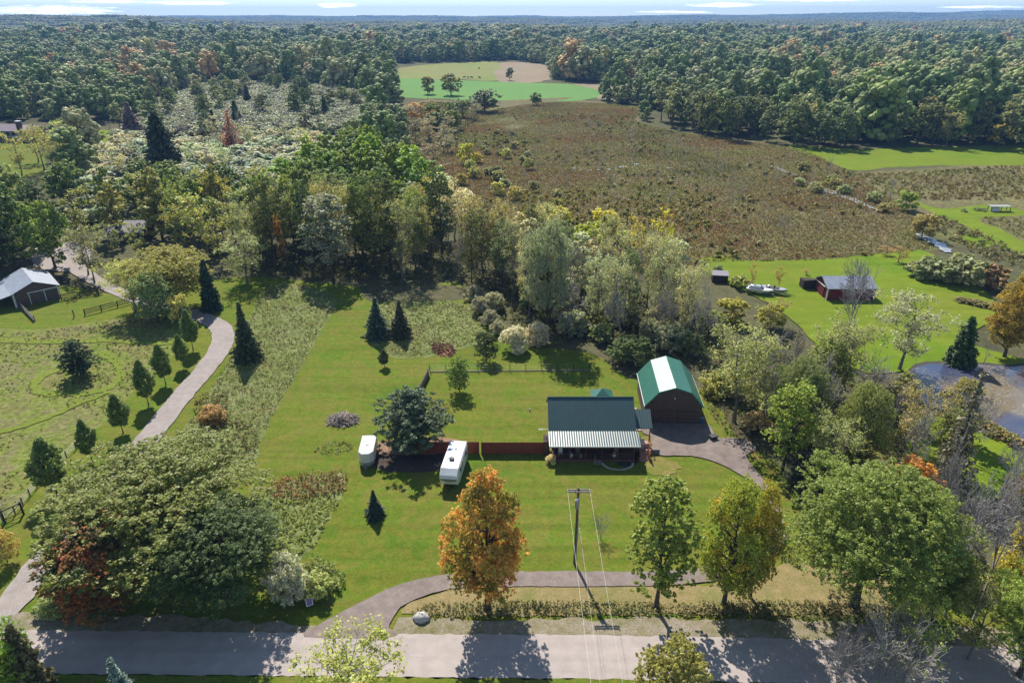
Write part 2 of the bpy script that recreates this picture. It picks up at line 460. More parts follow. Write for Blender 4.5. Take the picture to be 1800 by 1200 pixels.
# ------------------------------------------------------------------ plants
def subclump(C, RR, rg, k=5, f=.42):
    C = np.asarray(C); RR = np.broadcast_to(np.asarray(RR, float), (len(C),))
    d = rg.normal(size=(len(C)*k, 3)); d[:, 2] = np.abs(d[:, 2])*.9-.3; d /= np.linalg.norm(d, axis=1)[:, None]
    R2 = np.repeat(RR, k)
    return np.repeat(C, k, axis=0)+d*(R2*rg.uniform(.7, 1.25, len(R2)))[:, None], R2*f*rg.uniform(.75, 1.3, len(R2))
def tubes(paths, n=5):
    """paths: list of (points Nx3, radii N) -> V, F quads"""
    V = []; F = []; base = 0
    if len(paths) > 40: paths = [(p, np.maximum(r, 0.022)) for p, r in paths]
    ang = np.arange(n)*2*np.pi/n
    ca, sa = np.cos(ang), np.sin(ang)
    for pts, rs in paths:
        pts = np.asarray(pts, float); rs = np.asarray(rs, float); k = len(pts)
        d = np.gradient(pts, axis=0); d /= np.linalg.norm(d, axis=1)[:, None]+1e-9
        up = np.where(np.abs(d[:, 2:3]) < 0.9, np.array([[0, 0, 1.0]]), np.array([[0, 1.0, 0]]))
        sx = np.cross(d, up); sx /= np.linalg.norm(sx, axis=1)[:, None]+1e-9
        sz = np.cross(sx, d)
        ring = pts[:, None, :]+rs[:, None, None]*(sx[:, None, :]*ca[None, :, None]+sz[:, None, :]*sa[None, :, None])
        V.append(ring.reshape(-1, 3))
        i = np.arange(k-1)[:, None]; j = np.arange(n)[None, :]
        a = base+i*n+j; b = base+i*n+(j+1) % n
        F.append(np.stack([a, b, b+n, a+n], -1).reshape(-1, 4))
        base += k*n
    return np.concatenate(V), np.concatenate(F)
def leaves(C, R, n, size, rg, outward=0.8, up=0.6, shell=0.5, flat=1.0, aspect=1.0, droop=0.0):
    """n leaf cards round each clump centre"""
    C = np.asarray(C, float); K = len(C); R = np.broadcast_to(np.asarray(R, float), (K,))
    N_ = K*n
    d = rg.normal(size=(N_, 3)); d /= np.linalg.norm(d, axis=1)[:, None]
    rad = (shell+(1-shell)*rg.random(N_))*np.repeat(R, n)
    off = d*rad[:, None]; off[:, 2] *= flat
    pos = np.repeat(C, n, axis=0)+off
    nr = d*outward+rg.normal(size=(N_, 3))*0.45+np.array([0, 0, up])
    nr /= np.linalg.norm(nr, axis=1)[:, None]+1e-9
    t = np.cross(nr, rg.normal(size=(N_, 3))); t /= np.linalg.norm(t, axis=1)[:, None]+1e-9
    b = np.cross(nr, t)
    s = size*(0.6+0.8*rg.random(N_))
    t *= s[:, None]*0.5*aspect; b *= s[:, None]*0.5
    if droop: b[:, 2] -= droop*s
    V = np.stack([pos-t, pos-b*0.9+t*0.1, pos+t, pos+b*0.9-t*0.1], 1).reshape(-1, 3)
    F = np.arange(N_*4).reshape(-1, 4)
    return V, F
def lumps(C, R, rg):
    # small faceted clumps of leaves: 6-sided, rough
    V = []; F = []; b = 0
    for c, r in zip(C, R):
        th = rg.uniform(0, 6.28); a = th+np.arange(6)*np.pi/3
        for zz, rr in ((-.45, .75), (.15, 1.0), (.62, .68)):
            q = rr*r*rg.uniform(.7, 1.25, 6)
            V.append(np.column_stack([c[0]+q*np.cos(a), c[1]+q*np.sin(a), c[2]+r*(zz+rg.uniform(-.14, .14, 6))]))
        V.append(np.array([[c[0], c[1], c[2]+r*.95], [c[0]+.05, c[1], c[2]+r*.95]]))
        for k in range(2):
            for j in range(6): F.append((b+k*6+j, b+k*6+(j+1) % 6, b+k*6+6+(j+1) % 6, b+k*6+6+j))
        for j in range(6): F.append((b+12+j, b+12+(j+1) % 6, b+18, b+19))
        b += 20
    return np.concatenate(V), np.array(F)
def lobes_crown(rg, H, R, base, nl, ncl, shape='dome', lr=0.36, low=0.0):
    """lobe centres inside the crown envelope, then clump centres on each lobe"""
    C = []; RR = []; L_ = []
    ch = H-base
    for i in range(nl):
        for _ in range(30):
            t = rg.random()**(0.8 if shape == 'dome' else 1.0)
            if shape == 'dome': pr = math.sqrt(max(0, 1-(max(t-0.32, 0)/0.68)**2.2))*(0.72+0.28*min(1, t/0.3))
            elif shape == 'egg': pr = math.sin(math.pi*min(1, (t*0.92+0.06))**0.75)**0.8
            elif shape == 'col': pr = (0.55+0.45*math.sin(math.pi*t**0.8))*(1 if t < 0.85 else (1-t)/0.15*0.7+0.3)
            elif shape == 'cone': pr = (1-t)**0.8+0.06
            elif shape == 'vase': pr = 0.35+0.65*math.sin(math.pi*0.5*min(1, t*1.3)) if t < 0.8 else math.sqrt(max(0, 1-((t-0.8)/0.2)**2))*0.9+0.1
            else: pr = 1
            a = rg.random()*2*math.pi
            rr = pr*R*(0.35+0.65*math.sqrt(rg.random()))*(1-lr*0.75)
            c = np.array([rr*math.cos(a), rr*math.sin(a), base+ch*(0.04+0.9*t)-lr*R*0.15])
            if all(np.linalg.norm(c-q) > lr*R*0.75 for q in L_): break
        L_.append(c)
        l = lr*R*(0.75+0.5*rg.random())
        for k in range(ncl):
            d = rg.normal(size=3); d[2] = abs(d[2])*0.9-0.35+low; d /= np.linalg.norm(d)
            C.append(c+d*l*np.array([1, 1, 0.8])*(0.75+0.35*rg.random())); RR.append(l*0.36)
    return np.array(L_), np.array(C), np.array(RR)
def limbs(rg, H, L_, r0, base, lean=0.03, forks=1, trunk_top=0.7):
    """a trunk and limbs to the lobes"""
    paths = []
    zz = np.linspace(0, H*trunk_top, 7)
    wob = np.cumsum(rg.normal(size=(7, 2))*lean*H/7, axis=0); wob[0] = 0
    tr = np.column_stack([wob[:, 0], wob[:, 1], zz])
    rr = r0*(1-0.8*(zz/(H*trunk_top))**0.9); rr[0] *= 1.35
    paths.append((tr, rr))
    for c in L_:
        hz = max(base*0.7, min(c[2]-0.35*math.hypot(c[0], c[1])-0.05*H, H*trunk_top*0.96))
        p0 = np.array([np.interp(hz, zz, tr[:, 0]), np.interp(hz, zz, tr[:, 1]), hz])
        rb = np.interp(hz, zz, rr)*0.62
        k = 6; s = np.linspace(0, 1, k)[:, None]
        mid = (p0+c)/2+np.array([0, 0, -0.06*np.linalg.norm(c-p0)])+rg.normal(size=3)*0.04*np.linalg.norm(c-p0)
        pts = (1-s)**2*p0+2*s*(1-s)*mid+s*s*c
        paths.append((pts, rb*(1-0.82*s[:, 0])+0.012))
        for q in range(2*forks):
            e = pts[rg.integers(2, k-1)]
            tip = e+rg.normal(size=3)*0.35*np.linalg.norm(c-p0)*0.5+np.array([0, 0, 0.1*H*rg.random()*0.6])
            paths.append((np.array([e, (e+tip)/2+rg.normal(size=3)*0.05, tip]), np.array([rb*0.35, rb*0.2, 0.015])))
    return paths
def merge(parts):
    V = []; F = []; b = 0
    for v, f in parts:
        V.append(v); F.append(f+b); b += len(v)
    return np.concatenate(V), np.concatenate(F)
def grow_branches(rg, H, r0, depth=5, spread=0.55, trunk_frac=0.25, nb=(2, 4), curl=0.12, shrinks=0.68):
    paths = []
    def rec(p, d, l, r, k):
        n = 4; pts = [p]; q = p.copy(); dd = d.copy()
        for i in range(n-1):
            dd = dd+rg.normal(size=3)*curl; dd[2] += 0.03; dd /= np.linalg.norm(dd)
            q = q+dd*l/(n-1); pts.append(q.copy())
        r1 = r*0.62
        paths.append((np.array(pts), np.linspace(r, r1, n)))
        if k <= 0: return
        for j in range(rg.integers(nb[0], nb[1]+1)):
            nd = dd+rg.normal(size=3)*spread; nd[2] = nd[2]*0.8+0.12; nd /= np.linalg.norm(nd)
            at = pts[-1] if j < 2 else pts[rg.integers(1, n)]
            rec(np.array(at), nd, l*shrinks*(0.75+0.5*rg.random()), r1*(0.72 if j else 0.9), k-1)
    rec(np.zeros(3), np.array([0.02, 0.02, 1.0]), H*trunk_frac, r0, depth)
    return paths
TPL = {}
def template(kind, var=0):
    """(trunk mesh, crown mesh, H0, R0)"""
    key = (kind, var)
    if key in TPL: return TPL[key]
    rg = np.random.default_rng(hash_(kind)+var*101)
    name = kind
    bark = M['bark']; lm = M['leaf']
    big = kind.endswith('_big')
    k0 = kind[:-4] if big else kind
    tp = None
    if k0 in ('oak', 'maple', 'turning', 'redgreen'):
        H, R, base = 18, 8.0 if k0 == 'oak' else 6.0, (5.4 if big else 3.6) if k0 == 'oak' else 2.6
        nl, ncl, nlf, ls = (58, 18, 90, 0.20) if big else (30, 9, 20, 0.66)
        sh = 'dome' if k0 in ('oak', 'redgreen') else 'egg'
        L_, C, RR = lobes_crown(rg, H, R, base, nl, ncl, sh, 0.25 if big else 0.30)
        if big: C2, R2 = subclump(C, RR, rg)
        lv = leaves(C2, R2, nlf//4, ls*.85, rg, shell=.3, flat=.8) if big else leaves(C, RR*1.0, nlf, ls, rg, flat=0.75)
        tp = tubes(limbs(rg, H, L_, 0.42, base, 0.02, 1), 6)
        lm = M.get(k0, M['leaf'])
    elif k0 == 'tall':
        H, R, base = 20, 4.2, 4.5
        nl, ncl, nlf, ls = (34, 10, 52, 0.30) if big else (22, 8, 18, 0.6)
        L_, C, RR = lobes_crown(rg, H, R, base, nl, ncl, 'col', 0.32)
        if big: C2, R2 = subclump(C, RR, rg)
        lv = leaves(C2, R2, nlf//4, ls*.85, rg, shell=.3, flat=.8) if big else leaves(C, RR*1.2, nlf, ls, rg)
        tp = tubes(limbs(rg, H, L_, 0.26, base, 0.03, 1, 0.85), 5)
    elif k0 == 'open':          # sparse crown, limbs showing
        H, R, base = 17, 4.6, 4.0
        nl, ncl, nlf, ls = (26, 8, 22, 0.25) if big else (18, 6, 12, 0.42)
        L_, C, RR = lobes_crown(rg, H, R, base, nl, ncl, 'vase', 0.3)
        lv = leaves(C, RR*1.7, nlf, ls, rg, shell=0.1)
        tp = tubes(limbs(rg, H, L_, 0.22, base*0.6, 0.05, 3, 0.8), 5); bark = M['bark_mid']
    elif k0 == 'round':
        H, R, base = 8, 4.0, 1.2
        nl, ncl, nlf, ls = (30, 10, 50, 0.23) if big else (20, 8, 18, 0.46)
        L_, C, RR = lobes_crown(rg, H, R, base, nl, ncl, 'dome', 0.3)
        if big: C2, R2 = subclump(C, RR, rg)
        lv = leaves(C2, R2, nlf//4, ls*.9, rg, shell=.3, flat=.8) if big else leaves(C, RR*1.2, nlf, ls, rg)
        tp = tubes(limbs(rg, H, L_, 0.16, base, 0.03), 5)
    elif k0 == 'pear':
        H, R, base = 7, 2.1, 1.5
        t = rg.random(330)**0.9; pr = np.sin(np.pi*t**0.62)**0.8*(1-.2*t)+.05
        rr = R*pr*np.sqrt(rg.uniform(.25, 1, 330))*(.88+.12*np.sin(9*t+3)); an = rg.uniform(0, 6.28, 330); rr = rr*(1+.22*np.sin(an*3+t*7))
        C = np.column_stack([rr*np.cos(an), rr*np.sin(an), base+(H-base)*(.03+.94*t)]); RR = np.full(330, .34)
        L_ = C[:12]
        lv = leaves(C, RR, 40, 0.2, rg, flat=.8)
        tp = tubes(limbs(rg, H, L_[:8], 0.11, base, 0.01), 6)
    elif k0 == 'shrub':
        H, R = 3.6, 2.4
        nl, ncl, nlf, ls = (24, 9, 40, 0.18) if big else (16, 6, 14, 0.42)
        L_, C, RR = lobes_crown(rg, H, R, 0.35, nl, ncl, 'dome', 0.34, 0.1)
        lv = leaves(C, RR*1.3, nlf, ls, rg, shell=0.3, up=0.4, aspect=1.3)
        st = []
        for i in range(12):
            e = L_[i % len(L_)]
            st.append((np.array([[0.1*math.cos(i), 0.1*math.sin(i), 0], e*np.array([.45, .45, .5]), e]), np.array([.05, .035, .012])))
        tp = tubes(st, 4)
    elif k0 in ('spruce', 'cedar', 'deadfir'):
        H = 9.0
        R = {'spruce': 2.6, 'cedar': 1.9, 'deadfir': 2.6}[k0]
        C = []; br = []
        lev = 26 if big else 16
        for i in range(lev):
            t = i/(lev-1)
            z = H*(0.06+0.92*t)
            r = R*((1-t)**(1.15 if k0 != 'cedar' else 0.65))*(0.8+0.4*rg.random())+0.08
            nbk = max(4, int((13 if big else 9)*(1-t*0.6)))
            for j in range(nbk):
                a = 2*math.pi*(j+rg.random()*0.7)/nbk
                rj = r*(0.8+0.4*rg.random())
                tip = np.array([rj*math.cos(a), rj*math.sin(a), z-rj*0.18])
                br.append((np.array([[0, 0, z+0.05], tip*np.array([.5, .5, 1])+np.array([0, 0, 0.05]), tip]), np.array([.035, .022, .008])))
                for s_ in np.linspace(0.25 if k0 != 'cedar' else 0.15, 1, max(2, int(rj*(3.2 if big else 2.0)))+1):
                    C.append(np.array([tip[0]*s_, tip[1]*s_, z-rj*0.18*s_*s_]))
        C = np.array(C)
        if k0 == 'deadfir': C = C[rg.random(len(C)) < .4]
        nl = {'spruce': 8, 'cedar': 12, 'deadfir': 3}[k0]
        lv = leaves(C, (0.34 if big else 0.42), nl if big else nl-2, (0.26 if big else 0.46), rg, outward=0.4, up=0.6, shell=0.1, flat=0.45, aspect=1.6, droop=0.15)
        tp = tubes([(np.array([[0, 0, 0], [0, 0, H*0.5], [0, 0, H]]), np.array([.16, .1, .02]))]+(br if k0 != 'cedar' else br[::3]), 4)
        lm = M['needle']; bark = M['bark_dark']
    elif k0 == 'pine':           # broad white pine, plumed whorls
        H, R = 10.0, 5.4
        C = []; br = []
        for i in range(13):
            t = i/12
            z = H*(0.14+0.8*t)
            r = R*math.sin(math.pi*(0.30+0.66*t))**0.8*(0.85+0.25*rg.random())
            nbk = int(11-4*t)
            for j in range(nbk):
                a = 2*math.pi*(j+rg.random())/nbk
                rj = r*(0.7+0.4*rg.random())
                tip = np.array([rj*math.cos(a), rj*math.sin(a), z+rj*0.16])
                br.append((np.array([[0, 0, z-0.2], tip*np.array([.5, .5, 1])-np.array([0, 0, rj*.1]), tip]), np.array([.06, .04, .012])))
                for s_ in np.linspace(0.3, 1, max(3, int(rj*1.6))):
                    sw = rg.normal(size=3)*np.array([.38, .38, .12])*(0.4+s_)
                    C.append(np.array([tip[0]*s_, tip[1]*s_, z+rj*0.16*s_*s_])+sw)
        C = np.array(C)
        lv = leaves(C, 0.48, 60, 0.18, rg, outward=0.6, up=0.6, shell=0.15, flat=0.5, aspect=1.4)
        tp = tubes([(np.array([[0, 0, 0], [0.1, 0, H*0.5], [0, 0, H*0.96]]), np.array([.24, .16, .03]))]+br, 5)
        lm = M['needle']; bark = M['bark_dark']
    elif k0 in ('bare', 'twig'):
        H, R = 12.0, 4.0
        if k0 == 'bare':
            ps = grow_branches(rg, H, 0.22, 5, 0.46, 0.30, (3, 5) if big else (2, 4), 0.10, 0.70)
        else:
            ps = []
            for q in range(13 if big else 8):
                a = rg.random()*6.28
                for p_, r_ in grow_branches(rg, H*0.9, 0.07, 4, 0.5, 0.3, (3, 4) if big else (2, 4), 0.12, 0.66):
                    m_ = np.array([p_[:, 0]+p_[:, 2]*0.45*math.cos(a), p_[:, 1]+p_[:, 2]*0.45*math.sin(a), p_[:, 2]*0.9]).T
                    ps.append((m_, r_))
        tp = tubes(ps, 3)
        zz = tp[0]; sc_ = H/max(zz[:, 2].max(), 1); tp = (zz*sc_, tp[1])
        R = float(np.percentile(np.hypot(tp[0][:, 0], tp[0][:, 1]), 97))
        tips = np.array([p_[-1]*sc_ for p_, r_ in ps if r_[-1] < 0.02])
        if len(tips) == 0: tips = np.array([[0, 0, H*0.9]])
        tips = tips[rg.permutation(len(tips))[:160]]
        lv = leaves(tips, 0.3, 3, 0.22, rg, shell=0.1)
        bark = M['bark_grey']
    if not big and k0 in ('oak', 'maple', 'turning', 'tall', 'round', 'shrub'):
        q = rg.permutation(len(C))[:int(len(C)*.6)]
        lv = merge([lv, lumps(C[q], np.asarray(RR)[q]*.7, rg)])
    tm = mesh_np('trunk', tp[0], tp[1], bark, True) if tp is not None else None
    if tm: tm.name = 'trunk'
    cm = mesh_np('crown', lv[0], lv[1], lm)
    # real extents
    H0 = float(lv[0][:, 2].max()); R0 = float(np.percentile(np.hypot(lv[0][:, 0], lv[0][:, 1]), 96))
    if k0 in ('bare', 'twig'): H0, R0 = H, R
    TPL[key] = (tm, cm, H0, R0)
    return TPL[key]
def hash_(s):
    h = 7
    for ch in s: h = (h*31+ord(ch)) % 99991
    return h
PENDING = []     # things whose labels are written once all stand
TREES = []
def plant(kind, x, y, H, R, color, name='tree', label=None, cat=None, group=None, var=0, rz=None, single=False, crown=True, what=None, z=None, crown_label=None):
    tm, cm, H0, R0 = template(kind, var)
    z = float(zfun(x, y)) if z is None else z
    rz = random.random()*6.28 if rz is None else rz
    s = (R/R0, R/R0, H/H0)
    if single:
        o = link(name, cm, None, (x, y, z)); root = o
        o.color = rgba(color)
    else:
        root = empty(name, (x, y, z))
        if tm: link('trunk', tm, root)
        if crown:
            c = link('crown' if cat != 'shrub' else 'foliage', cm, root); c.color = rgba(color)
    root.rotation_euler = (0, 0, rz); root.scale = s
    tag(root, label, cat or 'tree', group)
    if label is None: PENDING.append((root, what or 'tree', x, y, H))
    TREES.append((x, y, R))
    return root
def plant_px(kind, bx, by, top, wpx, color, **k):
    x, y = P(bx, by)
    H = height_at((bx, by), top)
    dep = y*CP+(CAM_H-H*0.5)*SP
    R = wpx/2/1200*dep*0.95
    if not kind.startswith(('spruce', 'cedar', 'deadfir', 'bare')): H -= 0.2*R
    return plant(kind, x, y, H, R, color, **k)


# ================================================================== setting
def terrain():
    ys = np.concatenate([np.linspace(-80, 900, 40), np.geomspace(925, 9300, 100)])
    xs = np.concatenate([-np.geomspace(8100, 60, 60), np.linspace(-50, 50, 5), np.geomspace(60, 8100, 60)])
    X, Y = np.meshgrid(xs, ys)
    Z = zfun(X, Y)
    V = np.column_stack([X.ravel(), Y.ravel(), Z.ravel()])
    n = len(xs); i = np.arange(len(ys)-1)[:, None]; j = np.arange(n-1)[None, :]
    a = i*n+j
    F = np.stack([a, a+1, a+1+n, a+n], -1).reshape(-1, 4)
    o = link('ground', mesh_np('ground', V, F, M['forest_floor'], True)); tag(o, kind='structure')
terrain()
LAYER = [0.0]
MEA = [(.09, .12, .03), (.20, .24, .08), (.26, .28, .14), (.14, .12, .06), (.23, .21, .12)]
SHEETS = {}
def sheet(name, pts, mat, smooth=5, rag=0.35, px=True, z=None, closed=True):
    """one ground sheet, its edge ragged; pts in photo positions"""
    LAYER[0] += 0.006
    z = 0.01+LAYER[0] if z is None else z
    w = [P(*p) for p in pts] if px else pts
    if smooth: w = catmull(w, True, smooth)
    out = []
    rg = random.Random(len(name)*7+len(pts))
    for i in range(len(w)):
        a = Vector(w[i]); b = Vector(w[(i+1) % len(w)])
        L = (b-a).length; k = max(1, min(60, int(L/max(0.6, rag*2.2))))
        nrm = Vector((-(b-a).y, (b-a).x)).normalized() if L > 0 else Vector((0, 0))
        for q in range(k):
            p = a.lerp(b, q/k)+nrm*(rg.random()-0.5)*2*rag*0.7
            out.append((p.x, p.y))
    SHEETS[name] = w
    me = bpy.data.meshes.new(name)
    # terrain height only matters far away
    me.from_pydata([(p[0], p[1], z+float(zfun(*p))) for p in out], [], [tuple(range(len(out)))])
    me.materials.append(mat); me.update()
    o = link(name, me); tag(o, kind='structure')
    return o
def ribbon(name, pts, mat, w0, rag=0.12, k=8, z=None):
    """a drive or path: centreline in photo positions with its width in metres"""
    LAYER[0] += 0.006
    z = 0.01+LAYER[0] if z is None else z
    c = catmull([P(*p[:2])+(p[2] if len(p) > 2 else w0,) for p in pts], False, k) if False else None
    pw = [P(*p[:2]) for p in pts]; ws = [p[2] if len(p) > 2 else w0 for p in pts]
    cl = catmull(pw, False, k); n = len(cl)
    wi = np.interp(np.linspace(0, len(ws)-1, n), range(len(ws)), ws)
    rg = random.Random(5); V = []
    A = np.array(cl); d = np.gradient(A, axis=0); d /= np.linalg.norm(d, axis=1)[:, None]
    for i in range(n):
        nx, ny = -d[i][1], d[i][0]
        for s_ in (1, -1):
            h = wi[i]/2+(rg.random()-.5)*2*rag
            V.append((A[i][0]+nx*h*s_, A[i][1]+ny*h*s_, z))
    F = [(2*i+1, 2*i+3, 2*i+2, 2*i) for i in range(n-1)]
    me = bpy.data.meshes.new(name); me.from_pydata(V, [], F); me.materials.append(mat); me.update()
    o = link(name, me); tag(o, kind='structure')
    SHEETS[name] = [(v[0], v[1]) for v in V[::2]]+[(v[0], v[1]) for v in V[1::2]][::-1]
    return o
# weeds and ground cover that nobody could count
def blades(name, poly, per_m2, size, hgt, cols, px=True, label=None, patch=None, mat=None, seed=3, upn=0.3, n_each=6, z0=0.06, gain=1.2):
    rg = np.random.default_rng(seed)
    w = np.array(catmull([P(*p) for p in poly], True, 4) if px else poly)
    x0, y0 = w.min(0); x1, y1 = w.max(0)
    n = int((x1-x0)*(y1-y0)*per_m2)
    X = rg.uniform(x0, x1, n); Y = rg.uniform(y0, y1, n)
    k = inpoly(X, Y, [tuple(q) for q in w])
    if patch: k &= (vnoise(X, Y, patch[0], patch[1])+rg.normal(size=n)*0.2) > patch[2]
    X = X[k]; Y = Y[k]
    s = 0.5+1.0*rg.random(len(X))
    C = np.column_stack([X, Y, np.full(len(X), z0)+hgt*s*0.45])
    lv = leaves(C, size*1.1, n_each, size, rg, outward=0.35, up=upn, shell=0.15, flat=hgt/size*0.45, aspect=0.8)
    lv[0][:, 2] = np.maximum(lv[0][:, 2], 0.045+z0)
    mm = mat or leaf_mat(name+'_blades', col=cols, var=0.3, trans=0.25, spec=0.1, hue=0.02, gain=gain, place=0.016 if 'marsh' in name else 0.15)
    o = link(name, mesh_np(name, lv[0], lv[1], mm))
    tag(o, label, 'weeds', kind='stuff')
    return o
M['worn'] = ground_mat('worn_lawn', [(.16, .15, .03), (.21, .15, .06), (.11, .14, .015)], [(.11, .13, .015), (.22, .16, .07)], .35, 1.2, .25, .3, 4)
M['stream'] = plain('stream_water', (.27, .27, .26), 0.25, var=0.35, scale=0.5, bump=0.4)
# far farmland
sheet('marsh', [(740, 300), (800, 240), (850, 195), (940, 180), (1010, 176), (1130, 188), (1125, 215), (1250, 240), (1400, 258), (1490, 300), (1545, 330), (1600, 375), (1650, 430), (1600, 447), (1430, 462), (1300, 465), (1228, 470), (1180, 500), (1050, 470), (900, 420), (800, 380), (745, 340)], M['marsh'], 4, 1.2)
sheet('rough_field', [(1390, 262), (1480, 298), (1560, 300), (1800, 285), (1950, 285), (1950, 460), (1760, 430), (1660, 425), (1600, 372), (1540, 330)], M['marsh'], 4, 1.0)
sheet('hay_field', [(1385, 256), (1500, 262), (1660, 258), (1800, 255), (1960, 255), (1960, 287), (1800, 291), (1660, 291), (1560, 295), (1500, 300), (1455, 284)], M['lawn_bright'], 4, 1.0)
sheet('grass_track', [(1600, 352), (1650, 366), (1700, 362), (1750, 360), (1795, 370), (1790, 380), (1745, 382), (1722, 388), (1765, 405), (1800, 425), (1900, 470), (1900, 490), (1800, 452), (1740, 420), (1690, 395), (1640, 375)], M['lawn_bright'], 4, 0.8)
sheet('clearing', [(1688, 414), (1720, 416), (1755, 428), (1730, 434), (1700, 428)], M['lawn_bright'], 4, 0.6)
sheet('far_pasture', [(704, 120), (790, 112), (874, 110), (880, 140), (800, 139), (700, 139)], M['field_far'], 4, 3)
sheet('far_stubble', [(878, 111), (955, 114), (972, 134), (940, 145), (876, 142)], M['tan_far'], 4, 3)
sheet('crop_field', [(696, 139), (800, 141), (900, 145), (1016, 149), (1055, 160), (1040, 174), (950, 180), (860, 178), (780, 174), (692, 168)], M['crop_far'], 4, 2)
sheet('ploughed_field', [(1010, 147), (1120, 149), (1120, 172), (1050, 174), (1056, 160)], M['tan_far'], 4, 2)
sheet('far_meadow', [(1202, 132), (1245, 131), (1245, 145), (1200, 146)], M['crop_far'], 4, 2)
sheet('silver_marsh', [(130, 335), (300, 325), (480, 310), (600, 250), (700, 195), (640, 165), (520, 150), (380, 146), (300, 168), (235, 195), (215, 240), (170, 260)], ground_mat('silver_ground', [(.15, .16, .10), (.24, .25, .19), (.12, .14, .07)], [(.12, .13, .08), (.27, .28, .22)], .05, .5, .3, .8, 1.5), 4, 1.5)
sheet('rough_ground', [(690, 200), (740, 178), (860, 178), (1010, 172), (860, 195), (800, 240), (750, 300), (735, 345), (700, 300), (720, 240)], M['marsh'], 4, 1.2)
sheet('clearing', [(158, 231), (192, 230), (194, 248), (160, 249)], M['lawn_bright'], 4, 1)
sheet('clearing', [(-60, 250), (60, 250), (80, 300), (20, 312), (-60, 300)], M['lawn'], 4, 1)
# near grounds
sheet('lawn', [(-260, 1130), (-260, 560), (-60, 500), (130, 505), (230, 520), (380, 492), (470, 488), (640, 505), (760, 500), (810, 500), (860, 560), (905, 600), (960, 612), (1050, 625), (1105, 665), (1240, 690), (1290, 760), (1370, 820), (1460, 920), (1560, 1010), (1700, 1060), (1900, 1080), (1900, 1150), (900, 1130)], M['lawn'], 5, 0.5)
sheet('pasture', [(-260, 590), (60, 580), (190, 562), (300, 556), (345, 570), (312, 620), (262, 665), (225, 700), (170, 755), (120, 800), (72, 850), (30, 890), (-30, 930), (-260, 960)], M['pasture'], 5, 0.6)
sheet('meadow', [(475, 503), (540, 504), (592, 528), (572, 570), (540, 630), (498, 700), (462, 770), (443, 812), (380, 800), (318, 765), (350, 720), (380, 670), (418, 610), (450, 540)], M['meadow'], 3, 0.5)
sheet('weed_patch', [(470, 865), (540, 838), (600, 832), (606, 860), (585, 900), (560, 945), (545, 975), (500, 985), (470, 960)], M['meadow'], 4, 0.4)
sheet('weed_patch', [(655, 545), (700, 528), (780, 525), (830, 545), (852, 580), (848, 605), (800, 615), (760, 628), (690, 628), (650, 600), (665, 570)], M['meadow'], 4, 0.5)
sheet('shaded_grass', [(640, 500), (700, 498), (808, 505), (815, 525), (760, 530), (680, 532), (640, 525)], M['forest_floor'], 4, 0.6)  # shade of the wood put into the colour, over the lawn
sheet('red_weeds', [(758, 608), (785, 606), (800, 618), (790, 627), (765, 622)], ground_mat('red_weeds', [(.12, .05, .04), (.16, .11, .06)], [(.12, .06, .05), (.2, .15, .08)], 0.4, 1.5), 4, 0.3)
blades('bare_weeds', [(553, 792), (585, 777), (618, 780), (612, 795), (575, 802)], 9, .2, .25, MEA, label='pale weedy scrap of grass below the brush pile', seed=31)
sheet('bare_soil', [(638, 782), (680, 775), (745, 770), (800, 772), (805, 782), (790, 800), (720, 803), (660, 812), (632, 800)], M['soil'], 4, 0.4)
sheet('dark_mulch', [(660, 802), (730, 800), (812, 800), (800, 822), (740, 830), (668, 828)], M['mulch_shade'], 4, 0.4)  # shade south of the pine, put into a dark sheet
blades('bare_weeds', [(752, 715), (780, 703), (800, 714), (795, 735), (765, 738)], 9, .2, .3, MEA, label='pale weeds beside the big pine on the fenced lawn', seed=32)
sheet('flower_bed', [(1075, 802), (1085, 817), (1100, 821), (1118, 817), (1125, 804), (1120, 796), (1080, 796)], M['mulch_shade'], 4, 0.1)
sheet('worn_grass', [(1130, 770), (1150, 768), (1152, 800), (1195, 818), (1180, 834), (1140, 835), (1136, 800)], M['worn'], 4, 0.5)
sheet('grass_verge', [(705, 1080), (770, 1045), (860, 1032), (1100, 1030), (1225, 1032), (1340, 1000), (1450, 990), (1560, 1020), (1560, 1075), (1350, 1080), (900, 1082)], M['dry_grass'], 4, 0.4)
sheet('barn_lawn', [(1226, 460), (1250, 452), (1278, 449), (1300, 458), (1430, 457), (1510, 450), (1560, 445), (1612, 440), (1640, 452), (1590, 468), (1605, 482), (1690, 500), (1735, 515), (1750, 560), (1700, 590), (1720, 612), (1830, 640), (1830, 662), (1700, 640), (1615, 641), (1590, 655), (1500, 650), (1430, 600), (1370, 545), (1290, 505), (1240, 480)], M['lawn_bright'], 4, 0.6)
sheet('pond_lawn', [(1610, 735), (1680, 738), (1740, 758), (1830, 800), (1850, 870), (1700, 880), (1650, 880), (1600, 850), (1590, 790)], M['lawn_bright'], 4, 0.5)
sheet('gravel_yard', [(60, 432), (110, 425), (150, 432), (160, 450), (150, 475), (95, 478), (60, 465)], M['lane'], 4, 0.5)
M['mown'] = ground_mat('mown_strip', [(.12, .165, .018), (.15, .175, .03)], [(.11, .15, .018), (.17, .19, .04)], .1, .9, .25, .3, 3)
for pts, w in (([(178, 620), (205, 638), (212, 660), (192, 682), (150, 692), (98, 694), (66, 686), (62, 672), (88, 655), (128, 643)], 1.6), ([(0, 598), (80, 603), (180, 600), (270, 604), (330, 600)], 1.5), ([(120, 640), (118, 665), (130, 690), (140, 712)], .9), ([(0, 760), (60, 745), (120, 720), (190, 690)], 1.0)):
    ribbon('mown_strip', pts, M['mown'], w, .3, 5)
